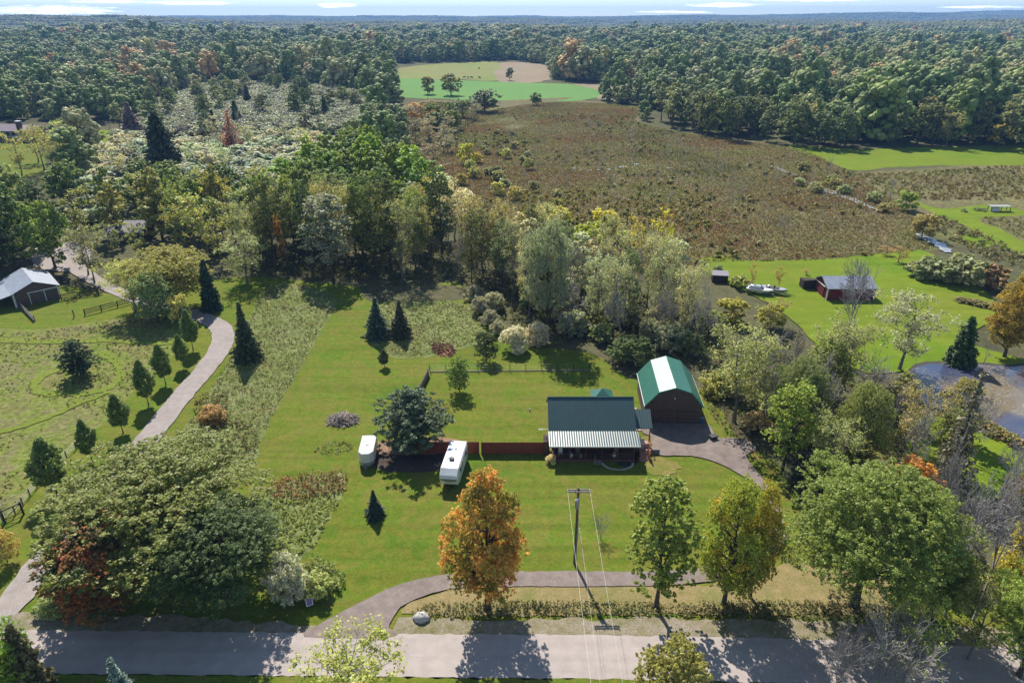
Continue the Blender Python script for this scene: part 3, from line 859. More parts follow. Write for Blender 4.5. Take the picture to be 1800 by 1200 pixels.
# road and drives
sheet('sandy_verge', [(0, 1078), (150, 1080), (300, 1085), (690, 1108), (700, 1090), (730, 1088), (900, 1092), (1200, 1088), (1500, 1096), (1900, 1112), (1900, 1150), (900, 1130), (-60, 1125)], M['sand'], 0, 0.5)
sheet('sandy_verge', [(-300, 1188), (450, 1190), (1100, 1196), (2000, 1225), (2000, 1290), (-300, 1290)], M['lawn'], 0, 0.3)
road_w = [P(-500, 1104), P(80, 1110), P(700, 1116), (P(1000, 1118)), P(1350, 1123), P(1750, 1138), P(2300, 1158), P(2300, 1235), P(1750, 1212), P(1100, 1196), P(450, 1189), P(-500, 1182)]
sheet('road', road_w, M['gravel'], 0, 0.14, px=False)
ribbon('lane', [(-130, 1190, 3.4), (20, 1062, 3.5), (75, 990, 3.5), (140, 925, 3.5), (215, 828, 3.6), (262, 770, 3.6), (318, 700, 3.7), (365, 645, 3.8), (391, 605, 4.0), (388, 578, 3.9), (362, 562, 3.6), (320, 548, 3.4), (262, 535, 3.2), (215, 517, 3.2), (170, 495, 3.4), (130, 470, 4)], M['lane'], 3.5)
sheet('driveway', [(535, 1122), (575, 1092), (640, 1058), (700, 1030), (770, 1014), (850, 1008), (1000, 1006), (1130, 1006), (1230, 1000), (1290, 990), (1335, 968), (1352, 940), (1355, 900), (1340, 862), (1300, 835), (1260, 815), (1215, 803), (1150, 800), (1145, 770), (1130, 762), (1132, 746), (1236, 745), (1255, 765), (1262, 772), (1305, 772), (1330, 790), (1312, 802), (1318, 815), (1345, 850), (1366, 880), (1378, 920), (1378, 958), (1352, 985), (1310, 1006), (1240, 1025), (1120, 1032), (950, 1033), (830, 1034), (770, 1042), (715, 1062), (692, 1085), (685, 1105), (690, 1122)], M['asphalt'], 3, 0.1)
# water
def water_mat():
    m, N, L = new_mat('pond_water')
    g = N.new('ShaderNodeNewGeometry')
    c, f = noise_mix(N, L, g.outputs['Position'], [(.045, .055, .10), (.08, .08, .10), (.17, .135, .09)], 0.06, 4, 0.5, 0.40, 0.58)  # bluish zones put the sky's reflection into the water colour
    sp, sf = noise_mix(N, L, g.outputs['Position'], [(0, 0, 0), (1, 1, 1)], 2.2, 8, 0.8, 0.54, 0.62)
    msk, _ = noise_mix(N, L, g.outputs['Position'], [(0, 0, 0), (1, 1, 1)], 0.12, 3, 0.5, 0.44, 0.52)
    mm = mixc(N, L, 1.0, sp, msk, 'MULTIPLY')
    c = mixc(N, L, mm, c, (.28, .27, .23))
    b = N.new('ShaderNodeBsdfPrincipled'); L.new(c, b.inputs['Base Color'])
    rr = N.new('ShaderNodeMapRange'); rr.inputs['To Min'].default_value = 0.06; rr.inputs['To Max'].default_value = 0.6
    L.new(mm, rr.inputs['Value']); L.new(rr.outputs['Result'], b.inputs['Roughness'])
    bp = N.new('ShaderNodeBump'); bp.inputs['Strength'].default_value = 0.25; bp.inputs['Distance'].default_value = 0.02
    n = N.new('ShaderNodeTexNoise'); n.inputs['Scale'].default_value = 3.0; n.inputs['Detail'].default_value = 4
    L.new(g.outputs['Position'], n.inputs['Vector']); L.new(n.outputs['Fac'], bp.inputs['Height']); L.new(bp.outputs['Normal'], b.inputs['Normal'])
    o = N.new('ShaderNodeOutputMaterial'); L.new(b.outputs['BSDF'], o.inputs['Surface'])
    return m
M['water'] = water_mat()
M['bank'] = plain('wet_bank', (.035, .032, .02), 0.9, bump=0.4)
pond = [(1592, 668), (1612, 646), (1650, 641), (1720, 643), (1780, 646), (1880, 650), (1900, 800), (1835, 795), (1785, 772), (1745, 752), (1700, 730), (1650, 720), (1615, 705), (1598, 690)]
sheet('pond_bank', [(1588, 668), (1609, 641), (1650, 637), (1720, 639), (1780, 642), (1890, 646), (1915, 806), (1835, 803), (1783, 780), (1742, 758), (1696, 735), (1648, 725), (1610, 710), (1592, 692)], M['bank'], 4, 0.4)
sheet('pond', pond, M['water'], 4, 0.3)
ribbon('stream', [(1362, 294, 1.6), (1395, 310, 3.0), (1440, 330, 3.2), (1480, 345, 3.6), (1520, 361, 3.0), (1545, 372, 1.5)], M['stream'], 3, 0.6, 6)
ribbon('stream', [(1615, 412, 1.5), (1632, 422, 3.4), (1652, 432, 3.2), (1668, 445, 1.5)], M['stream'], 3, 0.5, 6)
blades('tall_weeds', [(475, 503), (540, 504), (590, 528), (570, 570), (538, 630), (496, 700), (460, 770), (443, 808), (380, 798), (322, 765), (350, 720), (380, 670), (418, 610), (450, 540)], 3.2, 0.22, 0.55, MEA, label='tall pale green weeds filling the strip between the lane and the lawn', seed=4)
blades('dry_weeds', [(345, 705), (392, 690), (400, 720), (380, 770), (440, 800), (455, 770), (430, 745), (390, 735), (345, 735)], 3, 0.28, 0.9, [(.16, .11, .06), (.10, .08, .04), (.19, .17, .08)], label='brown dry weeds at the lower left of the weedy strip', seed=5)
blades('pasture_weeds', [(-200, 600), (60, 585), (190, 566), (300, 560), (340, 572), (305, 622), (258, 665), (220, 702), (165, 757), (115, 800), (66, 850), (25, 890), (-30, 925), (-200, 950)], 1.6, 0.24, 0.28, [(.13, .15, .05), (.19, .17, .09), (.16, .12, .08), (.17, .21, .07)], label='patchy brown and green weeds in the left pasture', patch=(9, 2, -0.05), seed=6)
blades('orange_weeds', [(475, 850), (540, 836), (604, 832), (606, 862), (560, 880), (480, 878)], 7, 0.24, 1.0, [(.26, .15, .08), (.20, .12, .06), (.15, .12, .05), (.30, .2, .12)], label='rust coloured dry weeds at the top of the weed patch by the big oak', seed=7)
blades('green_weeds', [(472, 880), (590, 876), (575, 920), (550, 965), (520, 980), (475, 960)], 6, 0.24, 0.5, [(.15, .21, .05), (.24, .28, .09), (.18, .2, .07)], label='yellow green weeds in the patch beside the big oak', seed=8)
blades('garden_weeds', [(658, 548), (700, 531), (780, 528), (828, 547), (848, 580), (842, 602), (798, 612), (758, 624), (692, 624), (654, 600), (668, 570)], 3.6, 0.22, 0.4, MEA, label='pale tangled weeds in the rough patch behind the two small firs', seed=9)
blades('red_plants', [(758, 606), (788, 605), (802, 618), (790, 629), (765, 622)], 9, 0.25, 0.35, [(.14, .04, .05), (.09, .05, .04)], label='dark red plants at the edge of the rough patch', seed=10)
blades('roadside_weeds', [(745, 1068), (800, 1063), (1000, 1060), (1200, 1062), (1400, 1060), (1620, 1070), (1620, 1098), (1400, 1092), (1200, 1086), (1000, 1084), (745, 1088)], 15, 0.2, 0.7, [(.13, .15, .065), (.21, .22, .12), (.17, .16, .09), (.10, .11, .05)], label='grey green weeds along the roadside ditch', seed=11)
blades('ditch_weeds', [(80, 1062), (130, 1040), (170, 1060), (150, 1080), (90, 1078)], 10, 0.24, 0.9, [(.10, .13, .06), (.16, .19, .09)], label='low grey green weeds between the lane and the red tree', seed=12)
blades('bank_weeds', [(548, 985), (590, 1000), (608, 1030), (575, 1058), (545, 1052), (530, 1010)], 10, 0.26, 1.3, [(.10, .15, .05), (.17, .22, .09), (.2, .22, .13)], label='green bushy weeds at the right foot of the big oak', seed=13)
blades('fallen_leaves', [(130, 1060), (230, 1062), (215, 1105), (150, 1110)], 8, 0.16, 0.06, [(.32, .16, .10), (.25, .13, .08)], label='reddish fallen leaves beside the road under the red tree', seed=14)
blades('fallen_leaves', [(1300, 780), (1332, 792), (1372, 835), (1360, 845), (1318, 803)], 6, 0.15, 0.06, [(.30, .17, .11), (.25, .15, .09)], label='reddish fallen leaves along the drive edge under the woods', seed=15)
MAR = [(.08, .10, .025), (.20, .20, .06), (.12, .13, .035), (.20, .135, .07), (.16, .13, .085), (.085, .12, .03), (.21, .20, .08), (.18, .105, .06), (.10, .11, .04)]
marsh_px = [(745, 310), (800, 245), (850, 200), (940, 183), (1010, 180), (1125, 190), (1120, 215), (1250, 242), (1400, 262), (1490, 303), (1545, 335), (1600, 378), (1640, 428), (1600, 443), (1430, 458), (1300, 460), (1228, 468), (1180, 490), (1050, 462), (900, 410), (800, 370), (750, 340)]
blades('marsh_growth', marsh_px, 2.2, 0.34, 0.42, MAR, label='brown and olive marsh growth across the wet meadow', patch=(30, 3, -0.9), seed=16, n_each=6, gain=1.45)
blades('marsh_shrubs', marsh_px, 0.03, 0.8, 1.3, [(.20, .21, .07), (.13, .15, .05), (.24, .22, .10), (.16, .12, .07)], label='low yellowish bushes dotted over the wet meadow', patch=(34, 5, 0.25), seed=17, n_each=40)
blades('yellow_brush', [(900, 345), (1000, 335), (1130, 350), (1230, 350), (1240, 420), (1120, 440), (1000, 410), (920, 385)], .12, .7, 1.5, [(.22, .22, .05), (.15, .17, .045), (.26, .22, .06), (.13, .12, .06)], label='yellow green brush along the near edge of the brown marsh', patch=(22, 8, -.1), seed=35, n_each=26)
blades('dark_sedge', marsh_px, .9, .4, .7, [(.045, .07, .018), (.07, .10, .028), (.06, .07, .03)], label='dark green sedge patches across the wet meadow', patch=(42, 11, .8), seed=36)
blades('russet_sedge', marsh_px, 1.0, .36, .6, [(.24, .11, .06), (.19, .095, .055), (.22, .14, .07)], label='russet sedge patches across the wet meadow', patch=(38, 21, .5), seed=46)
blades('pale_reeds', marsh_px, .9, .4, .8, [(.24, .22, .11), (.20, .19, .12), (.26, .23, .15)], label='pale straw coloured reed patches across the wet meadow', patch=(40, 14, .42), seed=37)
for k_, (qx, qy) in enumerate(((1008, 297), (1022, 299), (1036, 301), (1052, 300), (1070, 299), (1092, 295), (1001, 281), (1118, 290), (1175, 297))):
    sheet('puddle', [(qx-5, qy), (qx, qy-1), (qx+5, qy-.4), (qx+3, qy+.8), (qx-2, qy+1)], M['stream'], 2, .5)  # pale colour stands in for the glint of the water
blades('fallen_leaves', [(770, 1030), (860, 1022), (960, 1035), (985, 1060), (930, 1085), (840, 1090), (780, 1075)], 4, .15, .05, [(.42, .22, .06), (.36, .15, .05), (.4, .3, .09)], label='orange fallen leaves on the grass under the orange maple', seed=38)
blades('fallen_leaves', [(1230, 1040), (1340, 1020), (1420, 1040), (1560, 1030), (1600, 1070), (1400, 1085), (1240, 1075)], 2.2, .15, .05, [(.34, .22, .08), (.3, .17, .08), (.36, .3, .12)], label='yellowish fallen leaves on the verge under the pair of maples', seed=39)
bm = []
for (qx, qy) in ((700, 1114.5), (900, 1116), (1100, 1117.5), (1350, 1121), (1550, 1128), (1750, 1136), (1900, 1141)): bm.append(P(qx, qy))
bm = catmull(bm, False, 14); bv = []; rgb = random.Random(4)
for (qx, qy) in bm:
    h_ = .10+.10*rgb.random(); w_ = .16+.1*rgb.random()
    bv += [(qx, qy-w_, .02), (qx, qy-.03, h_), (qx, qy+w_+.2, .02)]
me_ = bpy.data.meshes.new('road_berm'); me_.from_pydata(bv, [], [q for i in range(len(bm)-1) for q in ((3*i, 3*i+3, 3*i+4, 3*i+1), (3*i+1, 3*i+4, 3*i+5, 3*i+2))]); me_.materials.append(M['sand']); me_.update()
tag(link('road_berm', me_), kind='structure')
blades('undergrowth', [(400, 435), (640, 430), (800, 430), (900, 440), (1050, 500), (1230, 540), (1235, 650), (1140, 632), (1050, 608), (960, 592), (880, 560), (820, 500), (760, 494), (560, 488), (400, 470)], .8, .5, .9, [(.07, .09, .03), (.12, .12, .06), (.09, .10, .035), (.15, .15, .09)], label='dark undergrowth on the floor of the woods behind the lawns', seed=40, n_each=7)
blades('undergrowth', [(1250, 640), (1300, 600), (1450, 650), (1560, 700), (1590, 760), (1610, 880), (1700, 960), (1790, 1060), (1600, 1060), (1560, 1000), (1450, 910), (1385, 815), (1330, 765), (1280, 710)], .9, .45, .8, [(.09, .12, .035), (.15, .14, .07), (.12, .13, .04), (.17, .16, .10)], label='green and brown undergrowth in the wood between barn and pond', seed=41, n_each=7)
blades('rough_growth', [(700, 205), (740, 182), (860, 184), (850, 200), (805, 245), (752, 305), (725, 320), (725, 250)], .5, .7, .8, [(.12, .10, .05), (.17, .15, .07), (.09, .10, .03)], label='brown brush on the ground left of the marsh', seed=33, n_each=8)
blades('understory', [(-60, 400), (480, 400), (560, 350), (480, 318), (130, 338), (-60, 330)], .35, .6, 1.0, [(.10, .13, .04), (.15, .18, .08), (.19, .2, .13)], label='green and silvery undergrowth between the left wood and the silver shrubs', seed=34, n_each=9)
blades('marsh_shrubs', [(1490, 303), (1560, 305), (1800, 292), (1950, 292), (1950, 360), (1800, 352), (1700, 352), (1600, 350), (1545, 330)], 0.35, 0.7, 0.8, [(.15, .12, .06), (.19, .19, .07), (.12, .13, .04), (.2, .17, .09)], label='brown and olive rough growth beside the hay field', seed=18, n_each=7)
blades('path_shrubs', [(1660, 384), (1720, 410), (1800, 445), (1900, 480), (1900, 520), (1780, 470), (1700, 440), (1665, 420), (1640, 395)], 0.35, 0.7, 1.1, [(.13, .13, .05), (.19, .17, .09), (.10, .12, .04)], label='rough bushes between the grass track and the barn lawn', seed=19, n_each=8)
blades('path_weeds', [(1722, 386), (1760, 382), (1840, 388), (1900, 400), (1900, 455), (1800, 420), (1740, 397)], 0.5, 0.5, 0.5, [(.13, .16, .05), (.19, .2, .08), (.15, .14, .07)], label='green weeds inside the bend of the grass track', seed=20, n_each=7)
blades('pond_bank_weeds', [(1680, 728), (1700, 724), (1745, 750), (1790, 775), (1785, 792), (1740, 772), (1690, 748)], 7, 0.28, 0.9, [(.10, .10, .04), (.17, .15, .07), (.07, .08, .03)], label='dark weeds along the near bank of the pond', seed=21)
blades('lily_litter', pond, 0.8, 0.2, 0.01, [(.34, .33, .28), (.2, .2, .15), (.26, .22, .16)], label='pale floating leaves scattered on the pond', patch=(9, 6, 0.15), seed=22, n_each=2, upn=3.0, z0=LAYER[0]-0.02)
blades('litter', [(1240, 690), (1290, 730), (1330, 780), (1300, 778), (1262, 745), (1240, 715)], 5, 0.22, 0.4, [(.17, .15, .10), (.10, .11, .05), (.21, .19, .14)], label='pale brush and weeds beside the gambrel barn', seed=23)

# ================================================================== buildings and things
def metal_roof(name, c, rough=0.38, period=0.3, axis='X', ior=1.5):
    m, N, L = new_mat(name)
    t = N.new('ShaderNodeTexCoord')
    w = N.new('ShaderNodeTexWave'); w.bands_direction = axis; w.inputs['Scale'].default_value = 0.314/period
    L.new(t.outputs['Object'], w.inputs['Vector'])
    c1, f = noise_mix(N, L, t.outputs['Object'], [tuple(q*0.85 for q in c), tuple(q*1.15 for q in c)], 0.9, 6, 0.65, 0.3, 0.7)
    r = N.new('ShaderNodeMapRange'); r.inputs['From Min'].default_value = 0; r.inputs['From Max'].default_value = 0.12
    r.inputs['To Min'].default_value = 0.72; r.inputs['To Max'].default_value = 1.0
    L.new(w.outputs['Fac'], r.inputs['Value'])
    cc = N.new('ShaderNodeCombineColor')
    for q in range(3): L.new(r.outputs['Result'], cc.inputs[q])
    c1 = mixc(N, L, 1.0, c1, cc.outputs['Color'], 'MULTIPLY')
    b = N.new('ShaderNodeBsdfPrincipled'); b.inputs['Roughness'].default_value = rough
    b.inputs['IOR'].default_value = ior
    L.new(c1, b.inputs['Base Color'])
    bp = N.new('ShaderNodeBump'); bp.inputs['Strength'].default_value = 0.5; bp.inputs['Distance'].default_value = 0.03
    L.new(w.outputs['Fac'], bp.inputs['Height']); L.new(bp.outputs['Normal'], b.inputs['Normal'])
    o = N.new('ShaderNodeOutputMaterial'); L.new(b.outputs['BSDF'], o.inputs['Surface'])
    return m
GREEN = (.016, .115, .085)
M['roof_x'] = metal_roof('green_metal_roof', (.009, .046, .040), 0.42, 0.33, 'X', 1.85)
M['roof_y'] = metal_roof('green_metal_roof_barn', (.016, .115, .075), 0.46, 0.33, 'Y', 1.7)
M['roof_silver'] = metal_roof('silver_metal_roof', (.5, .52, .55), 0.45, 0.5, 'X')
M['roof_grey'] = metal_roof('grey_metal_roof', (.24, .265, .31), 0.5, 0.6, 'Y')
M['logs'] = banded('brown_logs', (.125, .055, .035), (.04, .02, .015), 'Z', 0.24)
M['barnwood'] = banded('brown_boards', (.12, .085, .07), (.07, .048, .04), 'X', 0.3)
M['redwood'] = banded('red_stained_boards', (.235, .062, .030), (.09, .03, .018), 'X', 0.16)
M['redwood_y'] = banded('red_stained_boards_side', (.235, .07, .035), (.09, .03, .018), 'Y', 0.16)
M['redsiding'] = banded('red_barn_boards', (.20, .022, .022), (.08, .012, .012), 'X', 0.35)
M['redsiding_y'] = banded('red_barn_boards_end', (.15, .022, .022), (.06, .012, .012), 'Y', 0.35)
M['greywood'] = plain('weathered_wood', (.20, .155, .13), 0.9, bump=0.4, var=0.25)
M['deck'] = banded('deck_boards', (.42, .27, .21), (.20, .12, .09), 'X', 0.15)
M['white'] = plain('white_paint', (.62, .615, .60), 0.4, var=0.13, spec=0.5, scale=.9)
M['offwhite'] = plain('offwhite_trim', (.55, .55, .53), 0.5, var=0.08)
M['dark'] = plain('dark_rubber', (.02, .02, .022), 0.6, var=0.2)
M['glass'] = plain('dark_glass', (.02, .025, .03), 0.08, var=0.1, spec=0.8)
M['grey'] = plain('grey_metal', (.30, .31, .33), 0.45, metal=0.4, var=0.15)
M['garage'] = banded('garage_door_panels', (.115, .075, .062), (.06, .04, .035), 'Z', 0.55)
M['stone'] = plain('pale_stone', (.36, .34, .31), 0.9, bump=0.6, var=0.3, scale=4)
M['blue'] = plain('blue_tarp', (.03, .12, .32), 0.5)
M['shingle'] = plain('grey_shingle', (.22, .20, .22), 0.9, var=0.2, scale=3)
M['concrete'] = plain('concrete', (.33, .31, .29), 0.9, var=0.15)
M['conductor'] = plain('bright_wire', (.45, .43, .40), 0.4, metal=0.3, var=0.05)

ORD = [q+' from left' for q in 'first second third fourth fifth sixth seventh eighth ninth tenth eleventh twelfth thirteenth fourteenth fifteenth sixteenth seventeenth eighteenth nineteenth twentieth'.split()]
# --- log house
hx0, hx1 = 5.05, 17.15
hy = 79.4                     # front wall
house = empty('log_house', (0, 0, 0), 0, 'brown log house with dark green metal roof and a white-shining porch roof', 'house')
m = MB(); m.prismx([(hy, 0.0), (hy, 3.25), (83.3, 6.05), (87.2, 3.25), (87.2, 0.0)], hx0+0.45, hx1-0.45); m.build('wall', M['logs'], house)
MB().box(hx0+0.4, hy-0.05, 0, hx1-0.4, 87.25, 0.45).build('foundation', M['concrete'], house)
rf = MB(); t_ = 0.14
rf.prismx([(79.15, 3.30), (79.15, 3.30+t_), (83.3, 6.45+t_), (87.5, 3.30+t_), (87.5, 3.30), (83.3, 6.45)], hx0-0.05, hx1-0.05); roof = rf.build('roof', M['roof_x'], house)
MB().tube([(hx0-.05, 83.3, 6.62), (hx1-.05, 83.3, 6.62)], [.09, .09], 8).build('ridge_cap', plain('dark_green_trim', (.012, .05, .045), 0.5), roof)
pr = MB(); pr.prismx([(76.5, 2.88), (76.5, 2.96), (79.2, 3.60), (79.2, 3.50)], hx0-0.05, hx1+0.1); pr.build('porch_roof', M['roof_x'], house)
MB().box(hx0-0.02, 76.44, 2.80, hx1+0.08, 76.495, 2.96).build('gutter', M['offwhite'], house)
pf = MB(); pf.box(hx0+0.4, 76.95, 0.0, hx1-0.4, hy-0.06, 0.5); pf.build('porch_floor', banded('porch_boards', (.14, .075, .06), (.06, .035, .03), 'X', 0.14), house)
for i in range(6):
    x = hx0+0.6+i*(hx1-hx0-1.2)/5
    MB().box(x-0.07, 77.0, 0.5, x+0.07, 77.14, 2.98).build('porch_post', M['logs'], house)
for x0, x1 in ((hx0+0.7, hx0+5.9), (hx0+7.4, hx1-0.7)):
    r_ = MB(); r_.bar((x0, 77.07, 1.35), (x1, 77.07, 1.35), 0.08); r_.bar((x0, 77.07, 0.68), (x1, 77.07, 0.68), 0.06)
    k = int((x1-x0)/0.18)
    for q in range(k): r_.bar((x0+q*0.18, 77.07, 0.68), (x0+q*0.18, 77.07, 1.35), 0.03)
    r_.build('railing', M['logs'], house)
st = MB()
for q in range(3): st.box(hx0+6.0, 76.95-0.3*(q+1), 0, hx0+7.2, 76.95-0.3*q, 0.5-0.14*(q+1))
st.build('steps', M['greywood'], house)
MB().bar((hx0+6.2, 76.95, 1.3), (hx0+6.2, 76.0, 0.9), 0.06).build('handrail', M['grey'], house)
for x in (hx0+2.2, hx0+4.7, hx0+8.7, hx0+10.7):
    w_ = MB().box(x-0.55, hy-0.07, 1.3, x+0.55, hy+0.02, 2.4).build('window', M['glass'], house)
    f_ = MB()
    for a, b in (((x-.6, 1.25), (x+.6, 1.25)), ((x-.6, 2.45), (x+.6, 2.45)), ((x-.6, 1.25), (x-.6, 2.45)), ((x+.6, 1.25), (x+.6, 2.45)), ((x, 1.25), (x, 2.45))):
        f_.bar((a[0], hy-0.09, a[1]), (b[0], hy-0.09, b[1]), 0.08)
    f_.build('frame', M['offwhite'], w_)
d_ = MB().box(hx0+6.1, hy-0.08, 0.5, hx0+7.05, hy+0.02, 2.55).build('door', M['redwood'], house)
MB().blob((hx0+6.95, hy-0.12, 1.5), (.04, .04, .04), 1, 6, 4, 0).build('handle', M['grey'], d_)
MB().box(hx0-0.65, 78.4, 0.0, hx0+0.1, 80.2, 2.35).box(hx0-0.72, 78.33, 2.35, hx0+0.12, 80.25, 2.42).build('side_shed', M['logs'], house)
MB().tube([(hx0-0.3, 79.0, 2.4), (hx0-0.3, 79.0, 3.1)], [.06, .06], 8).build('vent_pipe', M['grey'], house)
MB().bar((hx0-1.4, 80.0, 3.4), (hx0+0.3, 80.0, 3.4), 0.05).bar((hx0-1.2, 79.7, 3.4), (hx0-1.2, 80.3, 3.4), 0.03).bar((hx0-0.9, 79.7, 3.4), (hx0-0.9, 80.3, 3.4), 0.03).build('antenna', M['offwhite'], house)
# things on the porch
for i, (x, c, lab) in enumerate(((hx0+1.6, 'white', 'white porch chair at the left end of the log house porch'), (hx0+4.0, 'greywood', 'weathered wooden porch chair left of the steps of the log house'), (hx0+9.3, 'greywood', 'wooden porch chair on the right half of the log house porch'))):
    ch = empty('porch_chair', (x, 77.9, 0.5), 0.1*i, lab, 'chair', 'chairs on the porch')
    MB().box(-.28, -.25, .40, .28, .28, .45).build('seat', M[c], ch)
    MB().quadbox([(-.28, .24, .45), (.28, .24, .45), (.28, .29, .45), (-.28, .29, .45)], [(-.26, .40, 1.05), (.26, .40, 1.05), (.26, .44, 1.05), (-.26, .44, 1.05)]).build('backrest', M[c], ch)
    for sx in (-.25, .22):
        for sy in (-.22, .22): MB().box(sx, sy, 0, sx+.05, sy+.05, .4).build('leg', M[c], ch)
for x, y, z, lab in ((hx0+4.35, 77.35, .5, 'small green potted plant on the porch left of the steps'), (hx0+3.0, 77.3, .5, 'white flowered pot near the left railing of the porch'), (hx0+8.9, 77.3, .5, 'white flowered pot near the right railing of the porch')):
    t = empty('potted_plant', (x, y, z), 0, lab, 'plant')
    MB().tube([(0, 0, 0), (0, 0, .32)], [.13, .19], 10).build('pot', M['stone'], t)
    MB().blob((0, 0, .52), (.26, .26, .28), 3, 8, 6, .4).build('foliage', M['white'] if 'white' in lab else plain('pot_leaf', (.12, .19, .12), 0.7), t)
rg = random.Random(3)
for i in range(17):               # ring of stones round the flower bed
    a = math.pi*(1.04+0.92*i/16)
    x, y = 14.35+2.05*math.cos(a), 76.6+1.55*math.sin(a)
    o = MB().blob((0, 0, 0), (.17+.05*rg.random(), .14, .12), i, 7, 5, .25).build('edging_stone', M['stone'], None)
    o.location = (x, y, 0.22)
    tag(o, 'pale edging stone of the flower bed border before the porch, '+ORD[i], 'stone', 'stones edging the flower bed')
# link roof and deck between house and barn
lk = empty('breezeway', (0, 0, 0), 0, 'small green lean-to roof on posts joining the log house to the gambrel barn', 'shelter')
MB().prismx([(80.7, 3.0), (80.7, 3.1), (83.35, 4.62), (83.35, 4.50)], hx1+0.0, 19.6).build('roof', M['roof_x'], lk)
for x in (17.6, 19.3): MB().box(x-.06, 80.8, 0, x+.06, 80.92, 3.0).build('post', M['redwood'], lk)
dk = empty('deck', (0, 0, 0), 0, 'reddish wooden deck with railing in the gap between house and gambrel barn', 'deck')
MB().box(17.2, 78.6, 0.75, 19.2, 80.9, 0.9).build('deck_floor', M['deck'], dk)
r_ = MB(); r_.box(17.15, 77.0, 0, 17.25, 78.5, .75); r_.bar((17.3, 78.6, 1.8), (19.2, 78.6, 1.8), .09); r_.bar((19.2, 78.6, 1.8), (19.2, 80.8, 1.8), .09)
for q in range(11): r_.bar((17.3+q*.19, 78.6, .9), (17.3+q*.19, 78.6, 1.8), .04)
r_.build('railing', M['redwood'], dk)
st = MB()
for q in range(5): st.box(17.5, 78.55-.3*(q+1), 0, 18.6, 78.55-.3*q, .75-.15*q)
st.build('steps', M['deck'], dk)
MB().box(17.3, 76.9, 0.0, 17.4, 78.5, 1.5).build('stair_rail', M['redwood'], dk)
MB().box(18.7, 76.9, 0.0, 18.8, 78.5, 1.5).build('stair_rail', M['redwood'], dk)
for i, (x, y) in enumerate(((17.9, 79.2), (18.2, 79.9), (17.8, 80.4))):
    o = MB().box(-.35, -.2, 0, .35, .2, .42).box(-.35, .15, .42, .35, .2, .85).build('patio_seat', M['white'], None); o.location = (x, y, .9); o.rotation_euler[2] = .2*i
    tag(o, 'white seat on the reddish deck between house and barn, ' + ('nearest the steps', 'middle one', 'farthest back')[i], 'seat', 'white seats on the deck')
# hip roofed gazebo behind the house ridge
gz = empty('gazebo', (13.8, 91.0, 0), 0, 'little gazebo whose pointed green roof peeps above the house ridge', 'gazebo')
MB().quadbox([(-1.7, -1.7, 2.4), (1.7, -1.7, 2.4), (1.7, 1.7, 2.4), (-1.7, 1.7, 2.4)], [(-.03, -.03, 3.7), (.03, -.03, 3.7), (.03, .03, 3.7), (-.03, .03, 3.7)]).build('roof', M['roof_y'], gz)
for sx in (-1.45, 1.45):
    for sy in (-1.45, 1.45): MB().box(sx-.07, sy-.07, 0, sx+.07, sy+.07, 2.4).build('post', M['redwood'], gz)
sw = empty('plank_walk', (0, 0, 0), 0, 'pale plank walk along the left side of the gambrel barn', 'walkway')
MB().box(18.1, 84.6, 0.05, 19.3, 91.2, 0.2).build('boards', M['deck'], sw)
MB().box(16.8, 86.9, 0.05, 18.1, 88.0, 0.2).build('landing', M['deck'], sw)

# --- gambrel barn
bn = empty('gambrel_barn', (23.9, 86.6, 0), math.radians(-3.2), 'brown gambrel barn with green metal roof and two garage doors', 'barn')
LB = 9.6
prof = [(-4.35, 3.2), (-2.45, 5.55), (-0.1, 6.35), (2.25, 5.55), (4.25, 3.2)]
wl_ = MB(); wl_.prism([(-4.15, 0)]+[(a*0.965, b-0.12) for a, b in prof]+[(4.05, 0)], 0, LB); wl_.build('wall', M['barnwood'], bn)
ro = MB(); e0, e1 = -0.35, LB+0.3
for i in range(4):
    (ax, az), (bx, bz) = prof[i], prof[i+1]
    ro.quadbox([(ax, e0, az), (bx, e0, bz), (bx, e1, bz), (ax, e1, az)], [(ax, e0, az+.12), (bx, e0, bz+.12), (bx, e1, bz+.12), (ax, e1, az+.12)])
ro = ro.build('roof', M['roof_y'], bn)
tr = MB()
for i in range(4):
    (ax, az), (bx, bz) = prof[i], prof[i+1]
    tr.bar((ax, e0-.03, az+.04), (bx, e0-.03, bz+.04), .05, .2)
tr.build('rake_trim', plain('green_trim', (.05, .25, .18), 0.5), ro)
for x in (-4.4, 4.3): MB().bar((x, e0, 3.15), (x, e1, 3.15), .08).build('eave_trim', M['offwhite'], ro)
for x in (-2.75, .65):
    g_ = MB().box(x, -.08, 0, x+2.5, .02, 2.35).build('garage_door', M['garage'], bn)
    MB().bar((x-.06, -.1, 0), (x-.06, -.1, 2.4), .1).bar((x+2.56, -.1, 0), (x+2.56, -.1, 2.4), .1).bar((x-.06, -.1, 2.42), (x+2.56, -.1, 2.42), .1).build('frame', M['barnwood'], g_)
    MB().bar((x, -.12, .05), (x+2.5, -.12, .05), .1).build('sill', M['offwhite'], g_)
MB().blob((-.05, -.15, 4.55), (.14, .1, .14), 2, 8, 6, 0).build('lamp', M['white'], bn)
o = MB().box(-.3, -.3, 0, .3, .3, .9).box(-.32, -.34, .9, .32, .32, .98).build('blue_bin', M['blue'], None, .04); o.location = (28.35, 86.9, .02)
tag(o, 'blue bin at the right front corner of the gambrel barn', 'bin')
